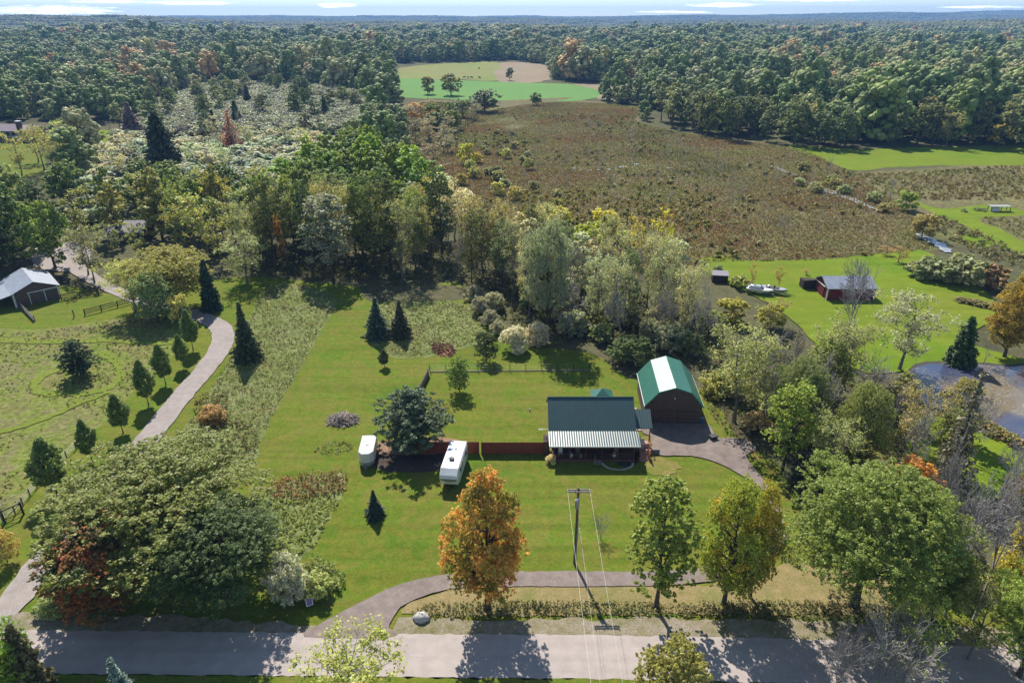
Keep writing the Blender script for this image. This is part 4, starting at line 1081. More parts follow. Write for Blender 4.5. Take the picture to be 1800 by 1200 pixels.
# sawhorse like grey objects by the doors
for x, y, lab in ((19.6, 85.6, 'low grey bench left of the garage doors of the gambrel barn'),):
    t = empty('bench', (x, y, 0), 0, lab, 'bench')
    MB().box(-.6, -.2, .42, .6, .2, .48).build('seat', M['greywood'], t)
    for s_ in (-.5, .45): MB().box(s_, -.18, 0, s_+.05, .18, .42).build('leg', M['greywood'], t)
t = empty('trailer_hitch', (28.9, 82.5, 0), .4, 'small dark lawn cart standing on the grass edge right of the barn shadow', 'cart')
MB().quadbox([(-.5, -.3, .35), (.5, -.3, .35), (.5, .3, .35), (-.5, .3, .35)], [(-.6, -.4, .75), (.6, -.4, .75), (.6, .4, .75), (-.6, .4, .75)]).build('bed', M['dark'], t)
for s_ in (-.42, .36): MB().tube([(0, s_, .22), (0, s_+.08, .22)], [.22, .22], 12).build('wheel', M['dark'], t)
t.name = 'lawn_cart'

# --- fences
def plank_fence(name, a, b, h, mat, label, post=2.4, parent=None, y_grain=False):
    a = Vector(a); b = Vector(b); L = (b-a).length
    r = empty(name, (a.x, a.y, 0), math.atan2(b.y-a.y, b.x-a.x), label, 'fence')
    MB().box(0, -.02, .05, L, .02, h).build('boards', mat, r)
    n = max(1, int(L/post))
    for i in range(n+1): MB().box(i*L/n-.06, .02, 0, i*L/n+.06, .14, h+.08).build('post', mat, r)
    MB().bar((0, -.05, h-.15), (L, -.05, h-.15), .07).bar((0, -.05, .35), (L, -.05, .35), .07).build('rail', mat, r)
    return r
plank_fence('board_fence', (5.0, 78.9), (-4.2, 78.9), 2.0, M['redwood'], 'reddish brown board fence running left from the log house to the travel trailer')
plank_fence('board_fence', (-4.6, 79.0), (-13.3, 79.0), 2.0, M['redwood'], 'reddish board fence in the shade under the big pine')
ax, ay = P(744, 683); bx, by = P(754, 660)
plank_fence('board_fence', (ax-.6, ay-4), (bx, by), 1.5, M['greywood'], 'weathered grey board fence running away behind the big pine')
# wire fence at the back of the yard
a = Vector(P(756, 655)); b = Vector(P(1036, 652)); L = (b-a).length
wf = empty('wire_fence', (a.x, a.y, 0), math.atan2(b.y-a.y, b.x-a.x), 'thin wire fence on dark posts across the back of the house lawn', 'fence')
for i in range(11): MB().box(i*L/10-.05, -.05, 0, i*L/10+.05, .05, 1.5).build('post', M['bark_dark'], wf)
MB().box(0, -.06, .06, L, .06, .26).build('base_board', M['greywood'], wf)
wm = MB()
for z in (.5, .95, 1.42): wm.bar((0, 0, z), (L, 0, z), .012)
wm.build('wire', M['grey'], wf)
def rail_fence(a, b, h, rails, label, mat=None, n=None, name='rail_fence'):
    mat = mat or M['bark_dark']
    a = Vector(a); b = Vector(b); L = (b-a).length
    r = empty(name, (a.x, a.y, 0), math.atan2(b.y-a.y, b.x-a.x), label, 'fence')
    n = n or max(1, int(L/2.6))
    for i in range(n+1): MB().box(i*L/n-.09, -.08, 0, i*L/n+.09, .08, h+.05).build('post', mat, r)
    for z in rails: MB().bar((0, -.1, h*z), (L, -.1, h*z), .05, .16).build('rail', mat, r)
    return r
rail_fence(P(150, 555), P(235, 533), 1.4, (.35, .65, .95), 'dark three rail fence in the grass right of the grey roofed barn')
rail_fence(P(109, 528), P(174, 519), 1.4, (.35, .65, .95), 'dark three rail fence joined to the corner of the grey roofed barn')
rail_fence(P(174, 519), P(96, 492), 1.4, (.35, .65, .95), 'dark rail fence between the grey roofed barn and the gravel yard')
rail_fence(P(38, 541), P(62, 565), 1.3, (.1, .3, .5, .7, .95), 'grey rail gate swung out from the front of the grey roofed barn', M['greywood'], 2, 'farm_gate')
o = MB().box(-.09, -.09, 0, .09, .09, 1.7).box(-.11, -.11, 1.7, .11, .11, 1.75).build('gate_post', M['greywood']); x, y = P(131, 558); o.location = (x, y, 0)
tag(o, 'lone wooden post on the grass between the two rail fences', 'post')
# pasture fence beside the pear trees
pts = [P(*p) for p in ((-40, 945), (28, 905), (66, 858), (118, 806), (165, 760))]
pfen = empty('pasture_fence', (pts[0][0], pts[0][1], 0), 0, 'thin pale wire fence on posts beside the row of trees along the pasture', 'fence')
for i in range(len(pts)-1):
    for q in range(3):
        x = pts[i][0]+(pts[i+1][0]-pts[i][0])*q/3-pts[0][0]; y = pts[i][1]+(pts[i+1][1]-pts[i][1])*q/3-pts[0][1]
        MB().box(x-.06, y-.06, 0, x+.06, y+.06, 1.3).build('post', M['greywood'], pfen)
wm = MB()
for i in range(len(pts)-1):
    for z in (.5, .85, 1.2):
        wm.bar((pts[i][0]-pts[0][0], pts[i][1]-pts[0][1], z), (pts[i+1][0]-pts[0][0], pts[i+1][1]-pts[0][1], z), .03)
wm.build('wire', M['conductor'], pfen)
x, y = P(26, 912)
fg = empty('farm_gate', (x, y, 0), .9, 'small dark gate at the near end of the pasture fence', 'gate')
for s_ in (-1.0, 1.0): MB().box(s_-.1, -.1, 0, s_+.1, .1, 1.9).build('post', M['bark_dark'], fg)
MB().bar((-1, 0, 1.75), (1, 0, 1.75), .12).bar((-1, 0, .5), (1, 0, .5), .08).bar((-1, 0, .5), (1, 0, 1.7), .06).build('frame', M['bark_dark'], fg)

# --- travel trailer (front towards the camera)
xa, ya = P(790, 850)
tt = empty('travel_trailer', (-8.0, 71.1, 0), math.radians(-6.8), 'long white travel trailer with dark roof vent, nose towards the lawn', 'trailer')
tt.scale = (.92, .8, .98)
b = MB(); b.prismx([(-.15, .95), (-.75, 2.15), (-.55, 2.55), (0.3, 3.15), (8.2, 3.15), (8.35, 2.9), (8.35, .55), (1.3, .55)], -1.25, 1.25); b.build('body', M['white'], tt, .06)
MB().box(-1.18, .35, 3.155, 1.18, 8.1, 3.2).build('roof', plain('trailer_roof', (.66, .67, .69), .5, var=.1, scale=1.5), tt, .03)
v_ = MB().box(-.32, 2.3, 3.2, .28, 3.0, 3.5).build('air_conditioner', plain('dark_vent', (.06, .055, .05), .6), tt, .06)
MB().box(-.9, 1.2, 3.2, -.4, 1.7, 3.27).build('roof_hatch', M['offwhite'], tt, .02)
MB().tube([(1.2, .9, 3.05), (1.32, .9, 2.95), (1.32, 7.6, 2.95), (1.2, 7.6, 3.05)], [.06]*4, 8).build('awning_roll', M['grey'], tt)
MB().tube([(.7, 6.9, 3.2), (.7, 6.9, 3.45)], [.05, .05], 8).build('roof_vent', M['dark'], tt)
MB().box(-.2, 5.6, 3.2, .2, 6.0, 3.32).build('roof_hatch', M['offwhite'], tt, .02)
MB().quadbox([(-1.1, -.60, 1.75), (1.1, -.60, 1.75), (1.1, -.56, 1.75), (-1.1, -.56, 1.75)], [(-1.1, -.76, 2.08), (1.1, -.76, 2.08), (1.1, -.72, 2.08), (-1.1, -.72, 2.08)]).build('front_stripe', M['grey'], tt)
MB().bar((-1.0, -.70, 1.95), (-.2, -.58, 1.62), .05).bar((1.0, -.70, 1.95), (.2, -.58, 1.62), .05).bar((-.2, -.58, 1.62), (.2, -.58, 1.62), .05).build('emblem', M['dark'], tt)
for y0, w0 in ((1.8, .9), (3.4, .6), (6.2, 1.1)):
    MB().box(1.24, y0, 1.7, 1.275, y0+w0, 2.4).build('window', M['glass'], tt)
MB().box(1.24, 4.6, .7, 1.28, 5.25, 2.6).build('door', M['offwhite'], tt)
MB().box(1.22, .5, 1.15, 1.27, 8.2, 1.3).build('side_stripe', M['grey'], tt)
for y0 in (4.9, 5.75):
    for s_ in (-1.2, 1.0): MB().tube([(s_, y0, .36), (s_+.2, y0, .36)], [.36, .36], 14).build('wheel', M['dark'], tt)
MB().bar((-.5, .4, .6), (0, -1.3, .6), .1).bar((.5, .4, .6), (0, -1.3, .6), .1).build('hitch', M['dark'], tt)
# --- horse / cargo trailer
ct = empty('cargo_trailer', (-19.6, 76.2, 0), math.radians(3), 'short white enclosed trailer with pointed nose beside the big pine', 'trailer')
ct.scale = (.95, .85, 1)
b = MB(); pr_ = [(-1.05, 0), (1.05, 0), (1.05, 4.6), (-1.05, 4.6)]
b.quadbox([(-1.05, .0, .45), (-.5, -.75, .45), (.5, -.75, .45), (1.05, 0, .45), (1.05, 4.6, .45), (-1.05, 4.6, .45)], [(-1.05, .0, 2.35), (-.5, -.75, 2.35), (.5, -.75, 2.35), (1.05, 0, 2.35), (1.05, 4.6, 2.35), (-1.05, 4.6, 2.35)]).build('body', M['white'], ct, .05)
MB().quadbox([(-1.0, .0, 2.352), (-.48, -.72, 2.352), (.48, -.72, 2.352), (1.0, 0, 2.352), (1.0, 4.55, 2.352), (-1.0, 4.55, 2.352)], [(-.8, .2, 2.44), (-.4, -.45, 2.44), (.4, -.45, 2.44), (.8, .2, 2.44), (.8, 4.3, 2.44), (-.8, 4.3, 2.44)]).build('roof', M['white'], ct)
MB().quadbox([(-1.065, -.01, .44), (-.51, -.77, .44), (.51, -.77, .44), (1.065, -.01, .44), (1.065, .3, .44), (-1.065, .3, .44)], [(-1.065, -.01, .95), (-.51, -.77, .95), (.51, -.77, .95), (1.065, -.01, .95), (1.065, .3, .95), (-1.065, .3, .95)]).build('stone_guard', M['grey'], ct)
MB().box(1.05, .9, .55, 1.075, 1.7, 2.15).build('side_door', M['offwhite'], ct)
MB().box(-.25, 1.6, 2.43, .25, 2.1, 2.55).build('roof_vent', M['offwhite'], ct, .03)
MB().box(1.05, .3, 1.0, 1.07, 4.5, 1.08).box(-1.07, .3, 1.0, -1.05, 4.5, 1.08).build('trim', M['grey'], ct)
for s_ in (-1.15, .95):
    for y0 in (2.2, 3.0): MB().tube([(s_, y0, .34), (s_+.2, y0, .34)], [.34, .34], 14).build('wheel', M['dark'], ct)
MB().bar((-.45, -.7, .5), (0, -1.5, .5), .1).bar((.45, -.7, .5), (0, -1.5, .5), .1).bar((0, -1.45, .1), (0, -1.45, .8), .07).build('hitch', M['grey'], ct)

# --- brush pile
bx_, by_ = P(600, 748)
bp_ = MB(); rg = random.Random(9)
for i in range(420):
    a = rg.random()*6.28; r = 1.9*math.sqrt(rg.random()); zc = max(.05, (1-(r/2.1)**2)*1.3*rg.random())
    c = Vector((r*math.cos(a)*1.15, r*math.sin(a)*.85, zc)); d = Vector((rg.gauss(0, 1), rg.gauss(0, 1), rg.gauss(0, .35))).normalized()*(.35+.6*rg.random())
    bp_.bar(c-d, c+d, .035+.06*rg.random())
o = bp_.build('brush_pile', plain('cut_branches', (.27, .22, .19), .9, var=.55, scale=6)); o.location = (bx_, by_+1.2, 0)
tag(o, 'heap of cut grey branches lying on the mown lawn', 'brush pile')
# --- boulder
o = MB().blob((0, 0, .4), (.85, .6, .55), 5, 14, 9, .12).build('boulder', M['stone'], smooth=True); x, y = P(741, 1090); o.location = (x, y, 0)
tag(o, 'pale grey boulder at the left end of the roadside weeds', 'boulder')
# --- yard sign near the drive
x, y = P(545, 1066)
sg = empty('yard_sign', (x, y, 0), .45, 'small purple sign with white edges leaning at the foot of the big oak', 'sign')
MB().quadbox([(-.35, -.3, .45), (.35, -.3, .45), (.35, -.27, .42), (-.35, -.27, .42)], [(-.35, .2, 1.1), (.35, .2, 1.1), (.35, .23, 1.07), (-.35, .23, 1.07)]).build('frame', M['white'], sg)
MB().quadbox([(-.27, -.27, .50), (.27, -.27, .50), (.27, -.25, .50), (-.27, -.25, .50)], [(-.27, .13, 1.04), (.27, .13, 1.04), (.27, .15, 1.04), (-.27, .15, 1.04)]).build('panel', plain('purple_panel', (.24, .13, .28), .6), sg)
for s_ in (-.25, .25): MB().bar((s_, 0, 0), (s_, 0, .8), .03).build('leg', M['grey'], sg)
# --- small white statue on the lawn
x, y = P(931, 723)
o = MB().blob((0, 0, .22), (.13, .13, .24), 3, 10, 8, .05).blob((0, 0, .52), (.1, .1, .11), 4, 10, 7, .03).box(-.2, -.2, 0, .2, .2, .05).build('lawn_ornament', M['white'], smooth=False); o.location = (x, y, .03)
tag(o, 'tiny white ornament alone in the middle of the fenced lawn', 'ornament')

# --- utility pole with wires
px_, py_ = P(1010, 992)
PH = height_at((1010, 992), 857)
up = empty('utility_pole', (px_, py_, 0), 0, 'wooden utility pole with crossarm and grey transformer standing beside the driveway', 'utility pole')
MB().tube([(0, 0, 0), (0, 0, PH*.5), (0, 0, PH)], [.17, .15, .12], 10).build('pole', plain('pole_wood', (.10, .082, .07), .9, var=.3, bump=.3), up)
ca = MB().bar((-1.25, 0, PH-.28), (1.25, 0, PH-.28), .12, .14).bar((-1.25, -.3, PH-.30), (1.25, -.3, PH-.30), .12, .14).build('crossarm', plain('crossarm_wood', (.19, .16, .14), .9, var=.3), up)
for x in (-1.18, 1.13, -.35): MB().tube([(x, -.3, PH-.23), (x, -.3, PH+.02)], [.05, .04], 8).build('insulator', M['stone'], ca)
MB().bar((-.55, -.05, PH-.3), (0, -.05, PH-1.0), .05).bar((.55, -.05, PH-.3), (0, -.05, PH-1.0), .05).build('brace', M['greywood'], up)
tf = MB().tube([(-.1, -.38, PH-2.3), (-.1, -.38, PH-1.3), (-.1, -.38, PH-1.2)], [.24, .24, .1], 14).build('transformer', M['grey'], up)
MB().tube([(-.2, -.38, PH-1.25), (-.2, -.38, PH-.95)], [.04, .03], 8).tube([(.02, -.38, PH-1.25), (.02, -.38, PH-.95)], [.04, .03], 8).build('bushing', M['stone'], tf)
MB().bar((0, -.2, PH*.50), (.35, -.2, PH*.50), .06).box(.05, -.3, PH*.35, .2, -.15, PH*.45).build('bracket', M['grey'], up)
MB().tube([(.12, -.12, 0), (.12, -.14, PH*.62)], [.04, .04], 6).build('conduit', M['grey'], up)
def wire(a, b, sag, r, label, group):
    a = Vector(a); b = Vector(b); pts = []
    for i in range(29):
        t = i/28; p = a.lerp(b, t); p.z -= sag*4*t*(1-t); pts.append(p)
    o = MB().tube(pts, [r]*29, 6).build('power_line', M['conductor']); tag(o, label, 'wire', group); return o
ye = -30
for (dx, zz, ex, r, lab) in ((-1.18, PH+.02, .2, .011, 'pale overhead wire from the left end of the crossarm towards the road'), (1.13, PH+.02, 2.9, .011, 'pale overhead wire from the right end of the crossarm towards the road'), (.18, PH*.60, 1.4, .009, 'lower middle overhead wire leaving the pole towards the road')):
    wire((px_+dx, py_-.3, zz), (px_+ex-.6, ye, zz+.3), 1.6, r, lab, 'overhead wires over the road')
wire((px_+.15, py_-.15, PH*.62), (px_+.9, py_-3.2, .05), 0.0, .015, 'thin guy wire from the pole down to the drive side', 'guy wires of the utility pole')

# --- grey roofed barn at the left edge
def px3(px, py, z): x, y = P(px, py, z); return (x, y, z)
gb = empty('pole_barn', (0, 0, 0), 0, 'brown pole barn with pale grey metal roof at the left edge', 'barn')
A_ = Vector(P(30, 541)); B_ = Vector(P(107, 524)); ex_ = (B_-A_).normalized(); ey_ = Vector((-ex_.y, ex_.x)); W = (B_-A_).length
def gp(u, v, z): p = A_+ex_*u+ey_*v; return (p.x, p.y, z)
D = 11.0; eh = 3.1; rh = 4.8; lw = 5.5
bw = MB(); base = [gp(0, 0, 0), gp(W, 0, 0), gp(W, D, 0), gp(0, D, 0)]
k = len(bw.v)
bw.v += [gp(0, 0, 0), gp(W, 0, 0), gp(W, 0, eh), gp(W/2, 0, rh), gp(0, 0, eh), gp(0, D, 0), gp(W, D, 0), gp(W, D, eh), gp(W/2, D, rh), gp(0, D, eh)]
bw.f += [(0, 1, 2, 3, 4), (9, 8, 7, 6, 5), (1, 6, 7, 2), (0, 4, 9, 5), (0, 5, 6, 1)]
bw.build('wall', M['barnwood'], gb)
gr = MB()
for (u0, z0, u1, z1) in ((-.4, eh-.15, W/2, rh+.02), (W+.5, eh-.2, W/2, rh+.02), (-lw, eh-1.15, -.4, eh-.15)):
    gr.quadbox([gp(u0, -.5, z0), gp(u1, -.5, z1), gp(u1, D+.4, z1), gp(u0, D+.4, z0)], [gp(u0, -.5, z0+.1), gp(u1, -.5, z1+.1), gp(u1, D+.4, z1+.1), gp(u0, D+.4, z0+.1)])
gr.build('roof', M['roof_grey'], gb)
dr = MB(); dr.bar(gp(W*.33, -.12, 0), gp(W*.33, -.12, 2.55), .14).bar(gp(W*.68, -.12, 0), gp(W*.68, -.12, 2.6), .14).bar(gp(W*.3, -.12, 2.65), gp(W*.98, -.12, 2.65), .18)
dd_ = MB().quadbox([gp(W*.34, -.1, .05), gp(W*.67, -.1, .05), gp(W*.67, -.05, .05), gp(W*.34, -.05, .05)], [gp(W*.34, -.1, 2.55), gp(W*.67, -.1, 2.55), gp(W*.67, -.05, 2.55), gp(W*.34, -.05, 2.55)]).build('sliding_door', M['barnwood'], gb)
dr.build('frame', M['offwhite'], dd_)
MB().bar(gp(0, -.1, 0), gp(0, -.1, eh), .28).bar(gp(W, -.1, 0), gp(W, -.1, eh-.1), .24).build('corner_trim', M['offwhite'], gb)
for u in (-lw+.2,): MB().bar(gp(u, -.2, 0), gp(u, -.2, eh-1.1), .2).build('post', M['greywood'], gb)

# --- red barn on the far lawn
A_ = Vector(P(1452, 528)); B_ = Vector(P(1534, 528)); ex_ = (B_-A_).normalized(); ey_ = Vector((-ex_.y, ex_.x))
C_ = Vector(P(1431, 509)); W = (B_-A_).length
ey2 = (C_-A_); D = ey2.length; ey2 = ey2.normalized()
ey_ = ey2
rb = empty('red_barn', (0, 0, 0), 0, 'red barn with pale metal roof on the far bright lawn', 'barn')
eh, rh = 2.9, 4.3
bw = MB()
bw.v += [gp(0, 0, 0), gp(0, D, 0), gp(0, D, eh), gp(0, D/2, rh), gp(0, 0, eh), gp(W, 0, 0), gp(W, D, 0), gp(W, D, eh), gp(W, D/2, rh), gp(W, 0, eh)]
bw.f += [(0, 4, 3, 2, 1), (5, 6, 7, 8, 9), (0, 5, 9, 4), (1, 2, 7, 6), (0, 1, 6, 5)]
bw.build('wall', M['redsiding_y'], rb)
gr = MB()
for (v0, z0, v1, z1) in ((-.4, eh-.2, D/2, rh+.03), (D+.4, eh-.2, D/2, rh+.03)):
    gr.quadbox([gp(-.4, v0, z0), gp(W+.3, v0, z0), gp(W+.3, v1, z1), gp(-.4, v1, z1)], [gp(-.4, v0, z0+.1), gp(W+.3, v0, z0+.1), gp(W+.3, v1, z1+.1), gp(-.4, v1, z1+.1)])
gr.build('roof', M['roof_grey'], rb)
MB().bar(gp(-.1, -.1, 0), gp(-.1, -.1, eh), .2).bar(gp(W+.08, -.1, 0), gp(W+.08, -.1, eh), .2).build('corner_trim', M['offwhite'], rb)
sd = MB().quadbox([gp(-.14, D*.25, .05), gp(-.08, D*.25, .05), gp(-.08, D*.62, .05), gp(-.14, D*.62, .05)], [gp(-.14, D*.25, 2.5), gp(-.08, D*.25, 2.5), gp(-.08, D*.62, 2.5), gp(-.14, D*.62, 2.5)]).build('sliding_door', M['redsiding_y'], rb)
MB().bar(gp(-.16, D*.2, 2.6), gp(-.16, D*.95, 2.6), .14).build('door_track', M['offwhite'], sd)
MB().quadbox([gp(1.2, D-.2, 0), gp(2.2, D, 0), gp(-2.6, D+2.2, 0), gp(-2.6, D, 0)], [gp(1.2, D-.2, 2.4), gp(2.2, D, 2.4), gp(-2.6, D+2.2, 2.1), gp(-2.6, D, 2.1)]).build('lean_to', M['bark_dark'], rb)
x, y = P(1420, 501)
ut = empty('utility_trailer', (x, y, 0), .2, 'small dark utility trailer parked left of the red barn', 'trailer')
MB().box(-1.0, -.7, .5, 1.0, .7, .6).build('bed', M['grey'], ut)
MB().box(-1.0, -.7, .6, -.94, .7, 1.3).box(-1, .64, .6, 1, .7, 1.1).box(-1, -.7, .6, 1, -.64, 1.1).build('side_rail', M['dark'], ut)
for s_ in (-.85, .72): MB().tube([(0, s_, .35), (0, s_+.14, .35)], [.35, .35], 12).build('wheel', M['dark'], ut)
MB().bar((1, 0, .5), (2.2, 0, .45), .1).build('hitch', M['grey'], ut)
def boat(px, py, rz, label, cabin, hullmat):
    x, y = P(px, py)
    r = empty('boat', (x, y, 0), rz, label, 'boat', 'boats on trailers on the barn lawn')
    h = MB(); secs = [(-2.6, 1.05, .75, 1.3), (-1.0, 1.1, .65, 1.32), (.8, 1.05, .65, 1.38), (2.0, .7, .8, 1.45), (2.9, .06, 1.2, 1.52)]
    V = []
    for (X, w, z0, z1) in secs: V += [(X, -w, z1), (X, -w*.75, z0+.15), (X, 0, z0), (X, w*.75, z0+.15), (X, w, z1)]
    h.v = V; n = 5
    for i in range(4):
        for k in range(5):
            a, b = i*n+k, i*n+(k+1) % n
            h.f.append((a, b, b+n, a+n))
    h.f.append((0, 1, 2, 3, 4)); h.build('hull', hullmat, r)
    if cabin:
        MB().quadbox([(-2.2, -.8, 1.36), (.9, -.75, 1.4), (.9, .75, 1.4), (-2.2, .8, 1.36)], [(-1.9, -.65, 1.95), (.2, -.6, 1.95), (.2, .6, 1.95), (-1.9, .65, 1.95)]).build('cabin', M['white'], r, .05)
        MB().quadbox([(.35, -.7, 1.42), (.98, -.7, 1.42), (.98, .7, 1.42), (.35, .7, 1.42)], [(.15, -.55, 1.93), (.25, -.55, 1.93), (.25, .55, 1.93), (.15, .55, 1.93)]).build('windscreen', M['glass'], r)
    else:
        MB().quadbox([(-1.6, -.8, 1.37), (1.2, -.75, 1.4), (1.2, .75, 1.4), (-1.6, .8, 1.37)], [(-1.6, -.75, 1.43), (1.2, -.7, 1.46), (1.2, .7, 1.46), (-1.6, .75, 1.43)]).build('cockpit', M['dark'], r)
        MB().quadbox([(.2, -.7, 1.45), (.35, -.7, 1.45), (.35, .7, 1.45), (.2, .7, 1.45)], [(0, -.6, 1.85), (.06, -.6, 1.85), (.06, .6, 1.85), (0, .6, 1.85)]).build('windscreen', M['glass'], r)
        MB().box(-1.3, -.5, 1.44, -.9, .5, 1.75).build('seat', M['white'], r)
    MB().box(-2.75, -.2, .7, -2.55, .2, 1.7).build('outboard_motor', M['dark'], r)
    ft = MB().bar((-2.4, -.6, .5), (3.4, 0, .5), .1).bar((-2.4, .6, .5), (3.4, 0, .5), .1).bar((-1, -.9, .45), (-1, .9, .45), .1).build('trailer_frame', M['grey'], r)
    for s_ in (-1.0, .85): MB().tube([(-1, s_, .34), (-1, s_+.16, .34)], [.34, .34], 12).build('wheel', M['dark'], ft)
boat(1333, 517, math.radians(-28), 'white cabin boat on a trailer, left of the open grey boat', True, M['white'])
boat(1358, 516, math.radians(-30), 'open grey boat with white seat, right of the white cabin boat', False, M['grey'])
x, y = P(1264, 494)
sh = empty('shed', (x, y, 0), -.15, 'small dark shed with low roof at the left edge of the barn lawn', 'shed')
sh.scale = (.72, .9, .9)
MB().box(-2.4, -1.2, 0, 2.4, 1.2, 1.9).build('wall', M['bark_dark'], sh)
MB().quadbox([(-2.6, -1.4, 1.9), (2.6, -1.4, 1.9), (2.6, 1.4, 2.3), (-2.6, 1.4, 2.3)], [(-2.6, -1.4, 2.0), (2.6, -1.4, 2.0), (2.6, 1.4, 2.4), (-2.6, 1.4, 2.4)]).build('roof', M['shingle'], sh)
MB().box(-.5, -1.25, 0, .5, -1.19, 1.6).build('door', M['dark'], sh)
# picnic things on the grass loop far right
x, y = P(1755, 371)
cn = empty('canopy_shelter', (x, y, 0), 0, 'low open shelter with pale flat roof on the grass loop far right', 'shelter')
cn.scale = (.8, .8, .75)
MB().box(-4, -1.4, 2.1, 4, 1.4, 2.25).build('roof', plain('weathered_roof', (.26, .27, .26), .8), cn)
for sx in (-3.8, 0, 3.6): MB().box(sx, -1.2, 0, sx+.2, -1, 2.1).box(sx, 1, 0, sx+.2, 1.2, 2.1).build('post', M['dark'], cn)
MB().box(-2.8, -.9, 0, -.2, .9, 1.6).build('stored_crate', M['offwhite'], cn)
for i, (a, b, lab) in enumerate(((1717, 370, 'dark picnic table left of the pale roofed shelter'), (1728, 371, 'dark picnic table nearest the pale roofed shelter'), (1694, 372, 'low dark bench at the left end of the grass loop'))):
    x, y = P(a, b); t = empty('picnic_table', (x, y, 0), .5*i, lab, 'picnic table')
    MB().box(-.9, -.4, .7, .9, .4, .76).build('tabletop', M['dark'], t)
    for s_ in (-.75, .75): MB().box(-.9, s_-.13, .42, .9, s_+.13, .47).build('bench_seat', M['dark'], t)
    for s_ in (-.7, .7): MB().bar((s_, -.7, 0), (s_, .3, .7), .08).bar((s_, .7, 0), (s_, -.3, .7), .08).build('leg', M['dark'], t)
# far house at the left edge
x, y = P(22, 250)
fh = empty('farmhouse', (x, y, 0), math.radians(-4), 'long grey ranch house with brick chimney at the upper left edge', 'house')
MB().prismx([(0, 0), (0, 5.2), (4.5, 7.4), (9, 5.2), (9, 0)], -22, 11).build('wall', plain('tan_siding', (.30, .25, .24), .8), fh)
MB().prismx([(-.6, 4.95), (-.6, 5.15), (4.5, 7.75), (9.6, 5.15), (9.6, 4.95), (4.5, 7.5)], -22.5, 4).prismx([(-1.2, 4.2), (-1.2, 4.4), (4.5, 7.0), (9.2, 4.6), (9.2, 4.4), (4.5, 6.8)], 4, 13).build('roof', plain('mauve_shingle', (.24, .19, .21), .9, var=.15), fh)
ch_ = MB().box(3.2, 1.2, 4.6, 5.0, 3.0, 9.2).build('chimney', plain('dark_brick', (.10, .06, .055), .9, var=.3), fh)
MB().box(3.0, 1.0, 9.2, 5.2, 3.2, 9.6).build('cap', M['offwhite'], ch_)
for xx in (-9, -5.5, -2, 1): MB().box(xx, -.08, 3.1, xx+1.5, .02, 4.5).build('window', M['glass'], fh)
MB().box(-22, -1.6, 2.5, 9, 0, 2.75).build('balcony', M['offwhite'], fh)
for i, (a, b, c) in enumerate(((66, 236, 'white'), )):
    x, y = P(a, b); v = empty('parked_camper', (x, y, 0), -.3, 'white rounded camper parked beside the far ranch house', 'camper')
    MB().quadbox([(-4.6, -1.3, .6), (4.6, -1.3, .6), (4.6, 1.3, .6), (-4.6, 1.3, .6)], [(-4, -1.2, 3.2), (3.4, -1.2, 3.2), (3.4, 1.2, 3.2), (-4, 1.2, 3.2)]).build('body', M['white'], v, .2)
    MB().box(-2.4, -1.36, 1.6, 1.2, -1.2, 2.4).build('window', M['glass'], v)
    for s_ in (-1.5, 1.5): MB().tube([(s_, -1.35, .4), (s_, -1.1, .4)], [.4, .4], 12).build('wheel', M['dark'], v)
# grey roof hidden in the trees
x, y = P(222, 425)
wh = empty('woodland_house', (x, y, 0), .05, 'grey roofed house half hidden among the trees behind the yellow domed tree', 'house')
MB().prismx([(0, 0), (0, 2.7), (4, 4.4), (8, 2.7), (8, 0)], -4.5, 4.5).build('wall', plain('dark_siding', (.10, .085, .08), .8), wh)
MB().prismx([(-.5, 2.5), (-.5, 2.7), (4, 4.8), (8.5, 2.7), (8.5, 2.5), (4, 4.6)], -5, 5).build('roof', plain('pale_shingle', (.27, .25, .26), .9, var=.2, scale=3), wh)
for xx in (-3.6, -.6, 2.2): MB().box(xx, -.06, 1.0, xx+1.3, .02, 2.1).build('window', M['glass'], wh)
# cows on the far pasture
def cow_mesh():
    me = bpy.data.meshes.new('cow')
    vs = [(0, 0, 1.15), (.7, 0, 1.15), (-.7, 0, 1.12), (1.1, 0, 1.3), (1.5, 0, 1.15), (.6, .25, .6), (.6, .25, 0), (.6, -.25, .6), (.6, -.25, 0), (-.7, .25, .65), (-.75, .25, 0), (-.7, -.25, .65), (-.75, -.25, 0), (-1.0, 0, 1.1), (-1.1, 0, .6)]
    es = [(0, 1), (0, 2), (1, 3), (3, 4), (1, 5), (5, 6), (1, 7), (7, 8), (2, 9), (9, 10), (2, 11), (11, 12), (2, 13), (13, 14)]
    rs = [.38, .36, .34, .2, .12, .13, .07, .13, .07, .16, .07, .16, .07, .08, .04]
    me.from_pydata(vs, es, []); o = bpy.data.objects.new('cow', me); COL.objects.link(o)
    sk = o.modifiers.new('skin', 'SKIN'); 
    for v, r in zip(me.skin_vertices[0].data, rs): v.radius = (r, r)
    me.skin_vertices[0].data[0].use_root = True
    o.modifiers.new('sub', 'SUBSURF').levels = 1
    dg = bpy.context.evaluated_depsgraph_get(); m2 = bpy.data.meshes.new_from_object(o.evaluated_get(dg))
    m2.materials.clear(); m2.materials.append(plain('black_hide', (.02, .017, .015), .8))
    bpy.data.objects.remove(o); return m2
cm_ = cow_mesh(); cm_.name = 'cow'
